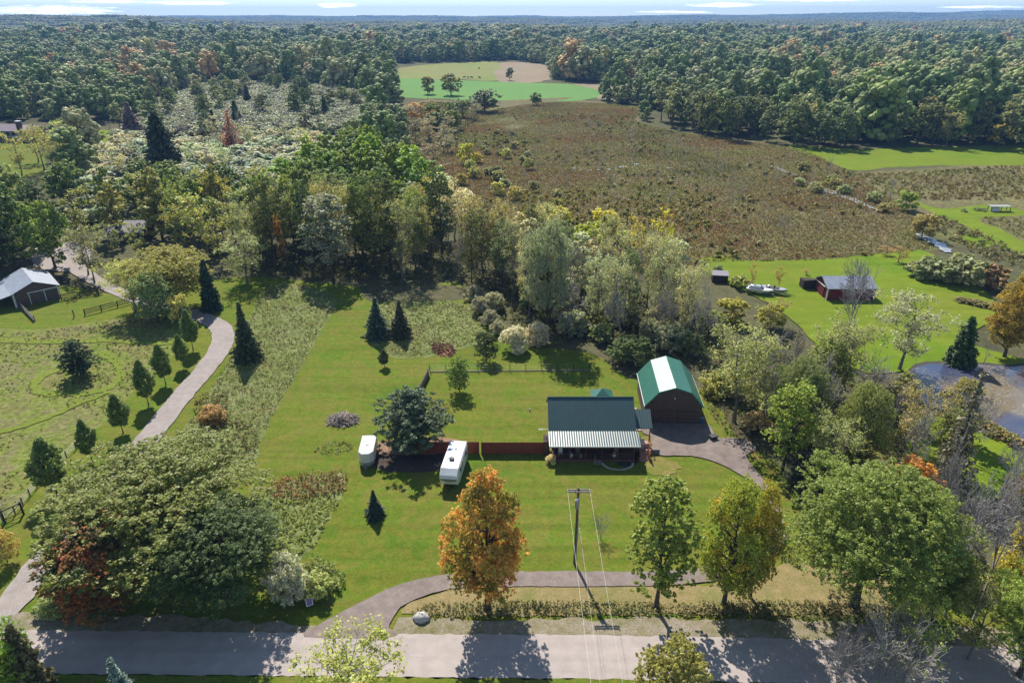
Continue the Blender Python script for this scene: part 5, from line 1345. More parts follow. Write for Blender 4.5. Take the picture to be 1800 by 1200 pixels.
for i, (a, b, lab) in enumerate(((816, 138, 'leftmost black cow of the row on the far pasture'), (823, 138.4, 'second black cow from the left on the far pasture'), (829, 138.2, 'third black cow from the left on the far pasture'), (843, 138.6, 'rightmost black cow of the near row on the far pasture'), (842, 122, 'black cow grazing alone near the top of the far pasture'))):
    x, y = P(a, b); o = link('cow', cm_, None, (x, y, float(zfun(x, y))+.1)); o.scale = (1.3, 1.3, 1.3); o.rotation_euler[2] = i*1.3
    tag(o, lab, 'cow', 'cows on the far pasture')

# ================================================================== named trees and bushes
G_OAK = (.080, .098, .030); G_DK = (.040, .062, .028); G_BR = (.085, .135, .022); G_YL = (.19, .19, .035); G_OL = (.095, .105, .042)
G_SIL = (.185, .20, .19); G_SILD = (.12, .14, .115); G_YEL = (.21, .21, .035); G_PALE = (.16, .19, .085); G_GREY = (.13, .13, .10)
ORANGE = (.35, .235, .08); RED = (.22, .065, .028); NEED = (.032, .052, .030); NEEDB = (.05, .075, .058); BLUE = (.12, .17, .17); PINEC = (.062, .092, .060)
pp = plant_px
def at3(x, y): return x, y
# foreground, road side
pp('oak_big', 300, 985, 768, 385, G_OAK, label='huge green oak at the road bend whose shadow covers the road', name='oak_tree')
pp('oak_big', 400, 1052, 872, 235, (.045, .068, .03), label='dark green tree filling the right foot of the huge oak', name='broadleaf_tree', var=1)
pp('redgreen_big', 200, 1074, 905, 175, (.26, .12, .045), label='rust red maple tucked under the left side of the huge oak', name='maple_tree')
pp('shrub_big', 512, 1050, 968, 78, G_SIL, label='silvery grey bush at the right edge of the huge oak', cat='shrub', name='silver_shrub')
pp('shrub_big', 565, 1045, 1000, 62, G_PALE, label='pale green rounded bush right of the silvery bush by the oak', cat='shrub', name='shrub', var=1)
pp('shrub_big', 108, 1072, 1030, 70, (.13, .16, .09), label='low grey green bush between the lane and the red maple', cat='shrub', name='shrub')
pp('maple_big', 857, 1070, 806, 158, ORANGE, label='tall orange and gold maple standing alone before the house lawn', name='maple_tree')
pp('tall_big', 1152, 1072, 832, 132, (.10, .13, .032), label='tall green maple right of the utility pole', name='maple_tree', var=1)
pp('turning_big', 1272, 1062, 826, 116, (.15, .18, .035), label='yellow green maple with gold tips, left trunk of the pair by the drive', name='maple_tree')
pp('turning_big', 1318, 1050, 835, 80, (.19, .19, .035), label='slimmer gold tipped maple, right trunk of the pair by the drive', name='maple_tree', var=1)
pp('oak_big', 1500, 1068, 796, 300, (.085, .115, .034), label='broad green oak by the road at the lower right', name='oak_tree', var=2)
pp('oak_big', 1632, 1085, 945, 112, (.09, .12, .036), label='smaller green tree leaning out right of the broad oak', name='broadleaf_tree', var=1)
pp('twig_big', 1545, 1232, 1065, 150, (.15, .2, .05), label='grey leafless thicket tree in front of the broad oak, over the road', name='bare_tree')
pp('open_big', 1585, 1200, 1040, 105, (.15, .18, .05), label='thin yellow green sapling behind the grey leafless thicket tree', name='sapling')
pp('bare_big', 1710, 1090, 800, 205, G_GREY, crown=False, label='grey leafless tree with fine spreading twigs right of the broad oak', name='bare_tree')
pp('bare_big', 1775, 1080, 812, 150, G_GREY, crown=False, var=1, label='grey leafless tree at the right edge above the yellow green tree', name='bare_tree')
pp('oak_big', 1790, 1190, 985, 175, (.12, .165, .05), label='light green tree at the lower right corner', name='broadleaf_tree', var=1)
pp('turning_big', 1795, 1100, 895, 140, (.20, .20, .035), label='yellow leaved tree on the right edge above the corner tree', name='broadleaf_tree')
pp('open_big', 632, 1262, 1108, 180, (.135, .16, .045), label='yellow green tree rising from the lower edge left of centre', name='broadleaf_tree')
pp('round_big', 1180, 1268, 1118, 140, (.13, .135, .05), label='rounded olive and rust tinted tree at the lower edge right of the pole', name='broadleaf_tree')
pp('spruce_big', 229, 1262, 1156, 72, BLUE, label='pale blue spruce tip at the lower edge', name='blue_spruce')
pp('oak_big', 8, 1262, 1082, 150, (.085, .145, .030), label='fresh green tree at the lower left corner', name='broadleaf_tree', var=1)
pp('cedar_big', 78, 1245, 1098, 72, (.075, .075, .042), label='brownish dark cedar right of the lower left corner tree', name='cedar_tree')
pp('cedar_big', 12, 1225, 1052, 55, (.06, .06, .04), label='dark cedar tip above the lower left corner tree', name='cedar_tree', var=1)
# row along the pasture
for i, (bx, by, ty, w, n_) in enumerate(((340, 616, 542, 34, 'farthest'), (324, 647, 586, 28, 'second farthest'), (292, 677, 603, 36, 'third farthest'), (262, 713, 630, 40, 'middle one'), (217, 762, 690, 42, 'third nearest'), (163, 812, 735, 38, 'second nearest'), (102, 872, 765, 66, 'nearest and widest'))):
    pp('pear_big', bx, by, ty-2, w*.9, (.062, .092, .032), label='dark green egg shaped tree in the row beside the lane, '+n_, group='row of egg shaped trees beside the lane', name='pear_tree', var=i % 2)
pp('pine', 143, 662, 592, 66, NEED, label='dark spreading conifer alone in the left pasture', name='conifer', var=1)
pp('spruce_big', 437, 632, 530, 50, (.045, .062, .034), label='dark pointed spruce on the right side of the lane bend', name='spruce_tree')
pp('spruce_big', 664, 593, 521, 46, NEEDB, label='blackish green fir, left of the two at the rough patch', name='spruce_tree', var=1)
pp('spruce_big', 705, 592, 527, 40, (.055, .062, .036), label='olive tinged fir, right of the two at the rough patch', name='spruce_tree', var=2)
pp('pear', 676, 646, 612, 20, (.04, .05, .028), label='tiny dark round tree on the lawn before the two firs', name='sapling')
pp('round_big', 855, 634, 579, 44, (.04, .05, .026), label='dark rounded juniper left of the silver bushes', name='juniper', var=1)
pp('pine', 727, 788, 672, 138, PINEC, label='big blue green pine between the two white trailers', name='pine_tree')
pp('spruce_big', 660, 908, 861, 36, (.03, .052, .045), label='small dark spruce on the front lawn below the cargo trailer', name='spruce_tree')
pp('round_big', 808, 690, 622, 46, (.08, .12, .04), label='small leafy tree on the fenced lawn behind the pine', name='small_tree')
pp('twig', 1056, 948, 903, 44, G_OL, label='leafless reddish grey shrub on the front lawn right of the utility pole', cat='shrub', name='bare_shrub')
pp('shrub_big', 968, 815, 796, 20, (.26, .25, .19), label='cream flowering bush at the left end of the porch', cat='shrub', name='flowering_shrub', var=1)
pp('round_big', 14, 988, 926, 52, (.22, .20, .09), label='small pale yellow tree on the lawn at the left edge', name='small_tree', var=1)
pp('twig', 12, 918, 880, 30, G_OL, label='small leafless shrub beside the dark pasture gate', cat='shrub', name='bare_shrub')
# bushes behind the yard
for bx, by, ty, w, c, l in ((903, 618, 565, 56, (.235, .24, .235), 'largest pale silver bush behind the house lawn'), (944, 606, 560, 44, (.22, .215, .21), 'pale silver bush just right of the largest one'), (877, 590, 558, 32, (.15, .155, .135), 'small grey bush above the dark juniper'), (861, 572, 538, 36, (.14, .145, .13), 'grey bush at the wood edge above the small grey bush'), (845, 552, 514, 40, (.15, .155, .14), 'grey bush where the grass path meets the wood'), (868, 545, 508, 40, (.15, .16, .13), 'grey green bush right of the grass path end'), (835, 528, 495, 40, (.13, .135, .11), 'uppermost grey bush along the grass path')):
    pp('shrub_big', bx, by, ty, w, c, label=l, cat='shrub', name='silver_shrub', var=int(bx) % 2)
pp('shrub_big', 376, 742, 708, 50, (.17, .13, .06), label='brown dry bush on the weedy strip below the lane bend', cat='shrub', name='shrub')
# cluster by the lane bend
pp('oak_big', 305, 540, 418, 150, (.135, .14, .04), label='yellow domed tree behind the lane bend', name='broadleaf_tree', var=1)
pp('open_big', 238, 548, 445, 96, (.16, .18, .05), label='yellow green tree left of the pale green one by the lane bend', name='broadleaf_tree', var=1)
pp('round_big', 278, 568, 468, 84, (.115, .15, .085), label='pale green rounded tree before the yellow domed tree', name='broadleaf_tree')
pp('round', 322, 572, 512, 40, (.22, .22, .09), label='small yellowish tree between the pale green tree and the dark cedar', name='small_tree')
pp('cedar_big', 373, 545, 456, 34, (.030, .055, .034), label='dark upright cedar at the top of the lane bend', name='cedar_tree')
pp('open_big', 437, 502, 400, 84, (.12, .145, .07), label='grey green tree at the wood edge above the weedy strip', name='broadleaf_tree')
# right side, barn lawn and pond
pp('bare_big', 1478, 640, 440, 96, G_GREY, crown=False, label='leafless tree standing in front of the red barn', name='bare_tree', var=2)
pp('open_big', 1580, 650, 500, 130, (.14, .15, .115), label='silvery willow with dark limbs left of the pond cedar', name='willow_tree', var=1)
pp('cedar_big', 1685, 641, 556, 46, (.045, .075, .030), label='dark cedar on the far bank of the pond', name='cedar_tree', var=1)
pp('turning_big', 1765, 628, 462, 84, (.17, .14, .035), label='yellow leaved tree with thick dark limbs above the pond', name='broadleaf_tree', var=1)
pp('bare', 1727, 643, 595, 26, G_GREY, crown=False, label='thin leafless sapling on the far pond bank', name='bare_tree')
for bx, by, ty, w, c, l in ((1640, 492, 446, 80, (.10, .12, .07), 'big grey green bush mass left part, above the barn lawn'), (1690, 500, 440, 84, (.115, .13, .08), 'big grey green bush mass right part, above the barn lawn'), (1612, 478, 455, 40, (.12, .12, .07), 'dark bush at the left tip of the bush mass'), (1735, 505, 455, 60, (.13, .10, .06), 'brownish bush right of the grey green bush mass'), (1262, 480, 463, 20, (.12, .14, .09), 'round grey green bush beside the small dark shed'), (1300, 505, 480, 40, (.13, .15, .05), 'green bush at the left end of the barn lawn below the shed')):
    pp('shrub', bx, by, ty, w, c, label=l, cat='shrub', name='shrub', var=int(bx) % 2)
for bx, by, ty, w, l in ((1318, 512, 458, 14, 'slim brown tipped sapling left of the cabin boat'), (1368, 508, 462, 22, 'slim brown tipped sapling behind the open boat'), (1556, 450, 430, 26, 'small crooked tree, left of two at the back of the barn lawn'), (1578, 462, 430, 34, 'small crooked tree, right of two at the back of the barn lawn'), (1417, 484, 470, 14, 'little tree behind the lean to of the red barn')):
    pp('open', bx, by, ty, w, (.16, .12, .05), label=l, name='sapling')
for i in range(6):
    pp('shrub', 1688+i*11, 531+i*2.4, 519+i*2.2, 22, (.13, .12, .07), label='low dark hedge bush on the barn lawn, '+('leftmost', 'second', 'third', 'fourth', 'fifth', 'rightmost')[i]+' of six from the left', cat='shrub', name='hedge_shrub', group='low hedge on the barn lawn', var=i % 2)
for i in range(8):
    pp('shrub', 1700+i*13, 735+i*7.5, 716+i*7.5, 30, ((.11, .12, .05), (.16, .14, .07))[i % 2], label='low bush on the near pond bank, '+('leftmost', 'second', 'third', 'fourth', 'fifth', 'sixth', 'seventh', 'rightmost')[i]+' of eight from the left', cat='shrub', name='bank_shrub', group='bushes on the near pond bank', var=i % 2)
pp('deadfir_big', 1660, 862, 652, 92, (.11, .11, .08), label='thin dying conifer with sparse branches left of the pond', name='dead_conifer')
pp('bare_big', 1585, 858, 690, 108, G_GREY, crown=True, label='dark trunked tree with thin brownish crown left of the dying conifer', name='bare_tree')
pp('bare_big', 1652, 935, 742, 84, G_GREY, crown=False, label='leafless grey tree in front of the dying conifer by the pond', name='bare_tree', var=1)
pp('bare_big', 1745, 920, 760, 70, G_GREY, crown=False, label='leafless tree on the grass between pond and grey thicket', name='bare_tree', var=2)
pp('bare', 1782, 880, 712, 36, G_GREY, crown=False, label='dead forked trunk at the right edge below the pond', name='dead_tree', var=1)
pp('oak', 1600, 870, 800, 90, (.24, .15, .035), label='gold and green bushy tree behind the broad oak', name='broadleaf_tree')
pp('round_big', 1785, 900, 820, 60, (.15, .11, .05), label='brown leaved bushy tree at the right edge under the dead trunk', name='broadleaf_tree')
pp('oak_big', 1388, 790, 618, 100, (.085, .105, .055), label='tall dark grey green tree right of the gambrel barn', name='broadleaf_tree')
pp('tall_big', 1375, 826, 660, 84, (.12, .16, .04), label='fresh green vine clad tree before the dark grey green one', name='broadleaf_tree')
pp('oak_big', 1500, 835, 662, 100, (.10, .12, .05), label='green leafy tree in the wood between barn and pond', name='broadleaf_tree', var=2)
pp('pine', 1405, 868, 790, 70, (.04, .05, .035), label='dark low conifer at the wood edge right of the drive', name='conifer', var=1)
pp('maple', 1575, 738, 645, 62, (.16, .18, .06), label='yellow green tree at the left tip of the pond', name='broadleaf_tree')
pp('oak_big', 960, 590, 372, 92, (.12, .14, .115), label='tallest silver tipped poplar in the wood behind the yard', name='poplar_tree', var=1)
pp('open_big', 1290, 742, 548, 130, (.13, .145, .06), label='thin crowned tree rising behind the right side of the gambrel barn', name='broadleaf_tree')
pp('round_big', 1108, 640, 585, 80, (.065, .095, .035), label='dark bushy tree at the wood edge above the gambrel barn', name='broadleaf_tree', var=1)
pp('tall_big', 585, 492, 330, 92, (.13, .145, .125), label='silvery crowned poplar in the wood above the weedy strip', name='poplar_tree', var=1)
pp('tall', 500, 480, 372, 20, (.15, .09, .03), label='slim orange leaved tree glowing inside the dark wood', name='broadleaf_tree')
# marsh and silver field named trees
pp('cedar_big', 291, 302, 194, 66, (.04, .055, .032), label='tall dark pointed conifer in the silver shrub field', name='conifer')
pp('deadfir_big', 409, 262, 192, 48, (.28, .12, .07), label='rust brown pointed conifer in the silver shrub field', name='conifer', var=1)
pp('spruce_big', 235, 240, 178, 48, (.14, .11, .12), label='greyish purple pointed tree left of the tall dark conifer', name='conifer')
pp('round', 821, 289, 247, 34, (.19, .21, .03), label='bright yellow green round tree on the brown marsh', name='broadleaf_tree')
pp('round', 871, 313, 288, 30, (.06, .075, .025), label='dark low bush tree on the brown marsh', name='broadleaf_tree', var=1)
pp('round', 1590, 370, 331, 44, (.11, .15, .03), label='green round bush tree beside the stream', name='broadleaf_tree')
pp('round', 1752, 255, 213, 38, (.21, .20, .05), label='yellow green round tree at the right end of the hay field', name='broadleaf_tree')
pp('round', 1620, 420, 368, 52, (.15, .14, .06), label='pale yellow tree at the bend of the stream', name='broadleaf_tree', var=1)
pp('open', 1158, 478, 355, 40, G_YEL, label='bright yellow leaved slim tree before the marsh', name='birch_tree')
pp('open', 1115, 472, 372, 30, (.22, .2, .05), label='yellowish slim tree left of the bright yellow one', name='birch_tree', var=1)
pp('round', 1060, 420, 360, 60, G_YEL, label='yellow bushy tree at the near edge of the marsh', name='birch_tree')
pp('round', 1035, 450, 385, 78, (.15, .18, .03), label='yellow green bushy tree below the yellow bushy one', name='broadleaf_tree', var=1)
pp('round', 980, 400, 358, 50, (.2, .21, .04), label='yellow green tree behind the tallest silver poplar', name='broadleaf_tree')
pp('open', 200, 452, 385, 44, (.10, .125, .05), label='thin tree hiding the left end of the half hidden house', name='broadleaf_tree')
pp('open', 248, 456, 380, 46, (.12, .14, .05), label='thin tree hiding the right end of the half hidden house', name='broadleaf_tree', var=1)
pp('oak', 852, 197, 150, 62, (.05, .065, .03), label='dark round tree group at the near edge of the green crop field', name='broadleaf_tree')
pp('oak', 793, 168, 124, 40, (.11, .11, .045), label='olive tree standing alone in the crop field, right one', name='broadleaf_tree', var=1)
pp('round', 752, 166, 130, 28, (.12, .11, .05), label='brownish tree standing alone in the crop field, left one', name='broadleaf_tree')
pp('oak', 896, 142, 117, 15, (.05, .07, .035), label='small dark tree between the pasture and the far stubble', name='broadleaf_tree', var=2)
pp('round', 943, 186, 160, 24, (.06, .08, .035), label='small dark tree at the marsh end of the crop field', name='broadleaf_tree', var=1)
pp('twig_big', 1468, 1215, 1085, 96, G_GREY, crown=False, label='low grey leafless brush left of the taller thicket tree by the road', name='bare_tree', var=1)
pp('bare_big', 1660, 1085, 830, 150, G_GREY, crown=False, label='leafless grey tree close behind the right side of the broad oak', name='bare_tree', var=2)
pp('open_big', 1700, 1160, 1010, 110, (.12, .14, .05), label='thin green tree over the road left of the corner tree', name='broadleaf_tree', var=1)

# ================================================================== woods
EXCL_NAMES = None
def taken(x, y, r):
    for (a, b, q) in TREES:
        if (a-x)**2+(b-y)**2 < (0.5*(q+r))**2: return True
    return False
def fill(region, kinds, spacing, who, seed, jitter=0.42, hs=(.85, 1.15), avoid=True, cat='tree', name='broadleaf_tree', group=None, tries=None, px=True):
    """scatter separate trees over a region given in photo positions"""
    rg = random.Random(seed)
    w = [P(*p) for p in region] if px else region
    xs = [p[0] for p in w]; ys = [p[1] for p in w]
    n = 0; y = min(ys)
    cand = []
    row = 0
    while y < max(ys):
        x = min(xs)+(row % 2)*spacing/2
        while x < max(xs):
            a = x+rg.uniform(-1, 1)*spacing*jitter; b = y+rg.uniform(-1, 1)*spacing*jitter
            if inpoly(np.array([a]), np.array([b]), w)[0]: cand.append((a, b))
            x += spacing
        y += spacing*0.87; row += 1
    tot = sum(k[-1] for k in kinds)
    for (a, b) in cand:
        q = rg.random()*tot
        for k in kinds:
            q -= k[-1]
            if q <= 0: break
        kind, H, R, c, what, _ = k
        if avoid and taken(a, b, R*0.8): continue
        h = H*rg.uniform(*hs); r = R*rg.uniform(.85, 1.15); v = rg.uniform(.8, 1.2); t = rg.uniform(-.12, .12)
        qx, qb = pix(a, b); _, qt = pix(a, b, h)
        if 1235 < qx < 1390 and qb > 505 and qt < 524: continue     # this corner of the lawn stays in view
        ct_ = cat; nm_ = who
        if kind.startswith(('bare', 'twig')): ct_, nm_ = 'tree', 'dead_tree' if who == 'dead_tree' else 'bare_tree'
        elif kind.startswith(('cedar', 'spruce')): ct_, nm_ = 'tree', 'conifer'
        elif kind.startswith('shrub'): ct_, nm_ = 'shrub', who if 'shrub' in who else 'shrub'
        elif kind.startswith('open'): ct_, nm_ = 'tree', 'thin_tree'
        elif kind.startswith('tall'): ct_, nm_ = 'tree', 'tall_tree'
        elif cat == 'shrub' and kind.startswith('round'): nm_ = 'shrub'
        plant(kind, a, b, h, r, (c[0]*v*(1+t), c[1]*v, c[2]*v*(1-t)), name=nm_, cat=ct_, group=(group if ct_ == cat else ('trees ' if ct_ == 'tree' else 'bushes ')+'among the '+group), var=rg.randrange(3), what=what)
        n += 1
    return n
cnt = {}
DK = ('tall', 21, 4.4, (.062, .088, .032), 'tall dark green tree', 4)
cnt['b1'] = fill([(-60, 440), (60, 425), (85, 432), (92, 462), (100, 474), (60, 484), (-60, 486)], [('tall_big', 21, 4.2, (.045, .068, .030), 'tall dark green tree', 4), ('oak', 19, 5.5, (.07, .10, .03), 'broad green tree', 2)], 6.6, 'broadleaf_tree', 31, group='trees behind the grey roofed barn')
cnt['b2'] = fill([(-70, 410), (180, 412), (215, 402), (320, 404), (480, 410), (480, 428), (300, 432), (250, 430), (130, 418), (-70, 428)], [('oak', 17.5, 4.6, (.085, .115, .03), 'bright green broad tree', 3), ('tall', 18, 3.5, (.10, .115, .045), 'olive green tall tree', 3), ('open', 17, 4.6, (.13, .145, .05), 'thin yellowish tree', 2)], 6.6, 'broadleaf_tree', 32, group='trees of the left wood')
cnt['b2r'] = fill([(-70, 404), (480, 404), (520, 372), (470, 345), (120, 352), (-70, 350)], [('oak', 14, 5.6, (.075, .10, .03), 'dark green broad tree', 3), ('open', 14, 5.0, (.13, .145, .05), 'thin yellowish tree', 2), ('shrub', 5, 4.0, G_SILD, 'grey green bushy tree', 2)], 13.5, 'broadleaf_tree', 53, group='back trees of the left wood')
cnt['b2b'] = fill([(330, 468), (400, 470), (410, 440), (320, 430), (250, 425), (280, 445)], [('tall', 16, 4.0, (.10, .12, .045), 'green tall tree', 3), ('open', 17, 4.4, (.13, .15, .05), 'thin yellowish tree', 3)], 6.0, 'broadleaf_tree', 38, group='trees of the left wood')
cnt['b2c'] = fill([(118, 476), (165, 470), (185, 478), (170, 500), (140, 492)], [('open', 12, 3.8, (.09, .105, .055), 'grey green leaning tree', 1)], 5.5, 'broadleaf_tree', 39, group='trees by the gravel yard')
cnt['b3'] = fill([(410, 478), (470, 484), (560, 491), (660, 492), (760, 492), (790, 470), (790, 430), (640, 425), (480, 430), (410, 440)], [('tall_big', 20, 3.4, (.06, .082, .036), 'tall dark green tree', 4), ('tall_big', 20, 3.4, (.11, .14, .035), 'tall fresh green tree', 2), ('open_big', 19, 4.4, (.115, .12, .055), 'tall thin olive tree', 3), ('tall', 18, 4.0, (.16, .18, .14), 'silvery tall tree', 1.5)], 6.4, 'broadleaf_tree', 33, group='trees of the tall wood behind the lawn')
cnt['b4'] = fill([(500, 425), (770, 425), (760, 370), (735, 320), (640, 315), (560, 345), (500, 380)], [('oak', 18, 6.4, (.075, .108, .030), 'bright green broad tree', 5), ('oak', 17, 6.0, (.06, .09, .03), 'dark green broad tree', 2), ('tall', 20, 4.6, (.10, .15, .03), 'tall fresh green tree', 2)], 10.4, 'broadleaf_tree', 34, group='trees of the central wood')
cnt['b4b'] = fill([(715, 330), (790, 400), (850, 430), (800, 470), (770, 430)], [('open', 17, 5, (.20, .21, .17), 'silvery thin tree', 4), ('bare', 16, 4, G_GREY, 'grey twiggy tree', 1)], 8.0, 'broadleaf_tree', 35, group='pale trees between the wood and the marsh')
cnt['b5'] = fill([(805, 498), (815, 460), (870, 440), (930, 445), (1000, 470), (1050, 500), (1110, 520), (1190, 530), (1230, 560), (1225, 640), (1150, 632), (1080, 615), (1040, 605), (985, 596), (940, 580), (895, 548), (850, 520)], [('open_big', 16, 3.1, (.15, .155, .10), 'thin grey green tree', 4), ('tall_big', 16.5, 2.9, (.10, .115, .06), 'olive green tree', 1.6), ('bare_big', 14, 3.4, G_GREY, 'grey leafless tree', 4.2), ('tall', 14, 3.4, (.18, .19, .15), 'silvery tree', 2)], 6.1, 'broadleaf_tree', 36, group='trees of the thin wood behind the yard')
cnt['b5u'] = fill([(850, 520), (900, 535), (960, 575), (1040, 595), (1140, 625), (1220, 640), (1235, 600), (1100, 560), (900, 500)], [('shrub_big', 4.6, 2.8, (.13, .135, .10), 'grey undergrowth bush', 2), ('shrub', 4.2, 2.6, (.09, .11, .05), 'dark undergrowth bush', 1)], 6.2, 'shrub', 46, cat='shrub', avoid=False, group='undergrowth bushes behind the yard')
cnt['b6'] = fill([(1245, 680), (1240, 600), (1300, 570), (1380, 610), (1440, 650), (1530, 680), (1560, 720), (1545, 840), (1470, 900), (1420, 850), (1385, 800), (1340, 770), (1290, 715)], [('open_big', 13.5, 3.6, (.14, .145, .065), 'thin olive tree', 4), ('tall_big', 13.5, 3.2, (.10, .13, .045), 'green leafy tree', 2.5), ('bare_big', 12.5, 3.6, G_GREY, 'grey leafless tree', 4), ('round_big', 7, 3.0, (.12, .15, .045), 'low green tree', 1.2)], 6.1, 'broadleaf_tree', 37, group='trees of the wood between barn and pond')
cnt['b6p'] = fill([(1560, 730), (1640, 738), (1688, 765), (1684, 860), (1620, 890), (1570, 860)], [('open_big', 10, 3.0, (.13, .135, .07), 'thin olive tree', 3), ('bare_big', 11, 3.0, G_GREY, 'grey leafless tree', 3), ('tall_big', 10, 2.6, (.11, .12, .045), 'leafy tree', 1)], 6.4, 'broadleaf_tree', 54, group='thin trees before the pond')
cnt['b6u'] = fill([(1290, 740), (1240, 670), (1300, 660), (1420, 720), (1520, 790), (1530, 880), (1440, 880), (1380, 810)], [('shrub_big', 3.6, 2.5, (.12, .14, .055), 'green undergrowth bush', 2), ('shrub', 3.4, 2.4, (.15, .14, .09), 'brownish undergrowth bush', 1)], 6.4, 'shrub', 47, cat='shrub', avoid=False, group='undergrowth bushes beside the drive')
cnt['b7'] = fill([(1250, 530), (1300, 545), (1340, 562), (1400, 580), (1330, 610), (1240, 600), (1225, 540), (1230, 500)], [('open', 6.5, 2.8, (.14, .14, .05), 'thin yellowish tree', 3), ('round', 5.2, 3.0, (.12, .135, .03), 'low yellow green tree', 3)], 6.6, 'broadleaf_tree', 40, group='low trees below the boats')
cnt['b8'] = fill([(1590, 1000), (1660, 920), (1700, 960), (1760, 1010), (1830, 1080), (1700, 1080), (1620, 1060)], [('twig', 6, 2.6, G_GREY, 'grey brush tree', 2), ('round', 7, 3.2, (.13, .15, .05), 'low green tree', 2), ('bare', 9, 3, G_GREY, 'grey leafless tree', 2)], 6.0, 'broadleaf_tree', 41, group='brushy trees at the lower right')
cnt['b9'] = fill([(1770, 505), (1900, 500), (1950, 630), (1800, 630), (1778, 560)], [('round', 9, 4, (.15, .13, .05), 'brown tinted bushy tree', 1), ('open', 12, 4, (.2, .16, .05), 'yellowish tree', 1)], 8, 'broadleaf_tree', 42, group='autumn trees right of the barn lawn')
# silver shrubs, nearest ones one by one
silver_px = [(140, 335), (300, 327), (480, 312), (590, 258), (690, 200), (640, 168), (520, 152), (380, 148), (305, 172), (240, 200), (220, 245), (172, 262), (150, 300)]
cnt['sv'] = fill([(140, 338), (300, 330), (480, 315), (560, 285), (560, 240), (420, 238), (210, 240), (172, 262), (150, 300)], [('shrub', 4.6, 4.3, G_SIL, 'silver grey shrub', 4), ('shrub', 3.9, 3.9, G_SILD, 'dull grey green shrub', 1.5), ('open', 11, 3.8, (.17, .19, .14), 'thin silver grey tree', .35), ('bare', 10, 3.2, G_GREY, 'grey leafless tree', .2)], 7.4, 'silver_shrub', 43, cat='shrub', group='silver shrubs of the left field')
cnt['sv2'] = fill([(180, 240), (560, 240), (640, 190), (600, 165), (450, 150), (330, 165), (230, 200)], [('tall', 13, 4, (.10, .12, .07), 'grey green tree', 2), ('oak', 13, 5, (.07, .09, .035), 'dark round tree', 1), ('cedar', 13, 3, (.05, .065, .04), 'dark pointed conifer', 1), ('bare', 12, 3.5, G_GREY, 'grey leafless tree', 1)], 27, 'broadleaf_tree', 44, jitter=.48, group='scattered trees of the silver shrub field')
cnt['fh'] = fill([(28, 320), (60, 318), (130, 316), (150, 285), (110, 270), (30, 300)], [('open', 16, 5.5, (.15, .16, .06), 'yellowish open tree', 1), ('open', 15, 5, (.13, .14, .06), 'olive open tree', 1)], 11, 'broadleaf_tree', 45, group='open trees before the far ranch house')
# dead poles in the marsh
cnt['snag'] = fill([(880, 260), (1000, 215), (1120, 230), (1300, 290), (1480, 350), (1560, 410), (1430, 430), (1250, 430), (1050, 380), (900, 320)], [('bare', 8, 1.6, G_GREY, 'slim dead tree', 1)], 17, 'dead_tree', 48, jitter=.5, hs=(.6, 1.4), group='dead trees of the marsh')
cnt['mb'] = fill([(790, 330), (820, 250), (900, 230), (960, 330), (1100, 400), (1230, 440), (1100, 440), (900, 390)], [('round', 4.5, 2.4, (.17, .18, .06), 'low yellowish bush tree', 1), ('shrub', 3.0, 2.2, (.14, .14, .08), 'grey olive marsh bush', 2)], 14, 'shrub', 49, cat='shrub', group='bushes of the near marsh')
cnt['st'] = fill([(1380, 285), (1440, 300), (1540, 345), (1600, 385), (1590, 400), (1500, 365), (1400, 330)], [('shrub', 3.4, 2.6, (.14, .15, .08), 'olive bush', 3), ('bare', 9, 2, G_GREY, 'slim dead tree', 1)], 11, 'shrub', 50, cat='shrub', group='bushes along the stream')
# wood edges farther out
cnt['edge'] = fill([(1130, 215), (1200, 232), (1290, 250), (1420, 262), (1560, 262), (1730, 262), (1960, 262), (1960, 225), (1500, 222), (1300, 215), (1130, 195)], [('oak', 18, 6.8, (.062, .078, .034), 'dark green broad tree', 5), ('tall', 18, 5.0, (.10, .11, .055), 'olive tall tree', 3), ('open', 17, 5.5, (.14, .14, .07), 'pale olive tree', 1.5)], 15.0, 'broadleaf_tree', 51, group='trees edging the hay field')
cnt['mid'] = fill([(740, 300), (690, 212), (730, 200), (860, 202), (850, 220), (800, 250), (780, 300)], [('open', 11, 4.4, (.12, .11, .075), 'brownish thin tree', 3), ('round', 11, 5, (.075, .095, .035), 'dark round tree', 2), ('bare', 11, 3.4, G_GREY, 'grey leafless tree', 2), ('round', 9, 4.2, (.16, .11, .04), 'orange tinted tree', .7)], 14.5, 'broadleaf_tree', 52, group='mixed trees left of the marsh')
print('COUNTS', cnt, sum(cnt.values()), len(TREES))

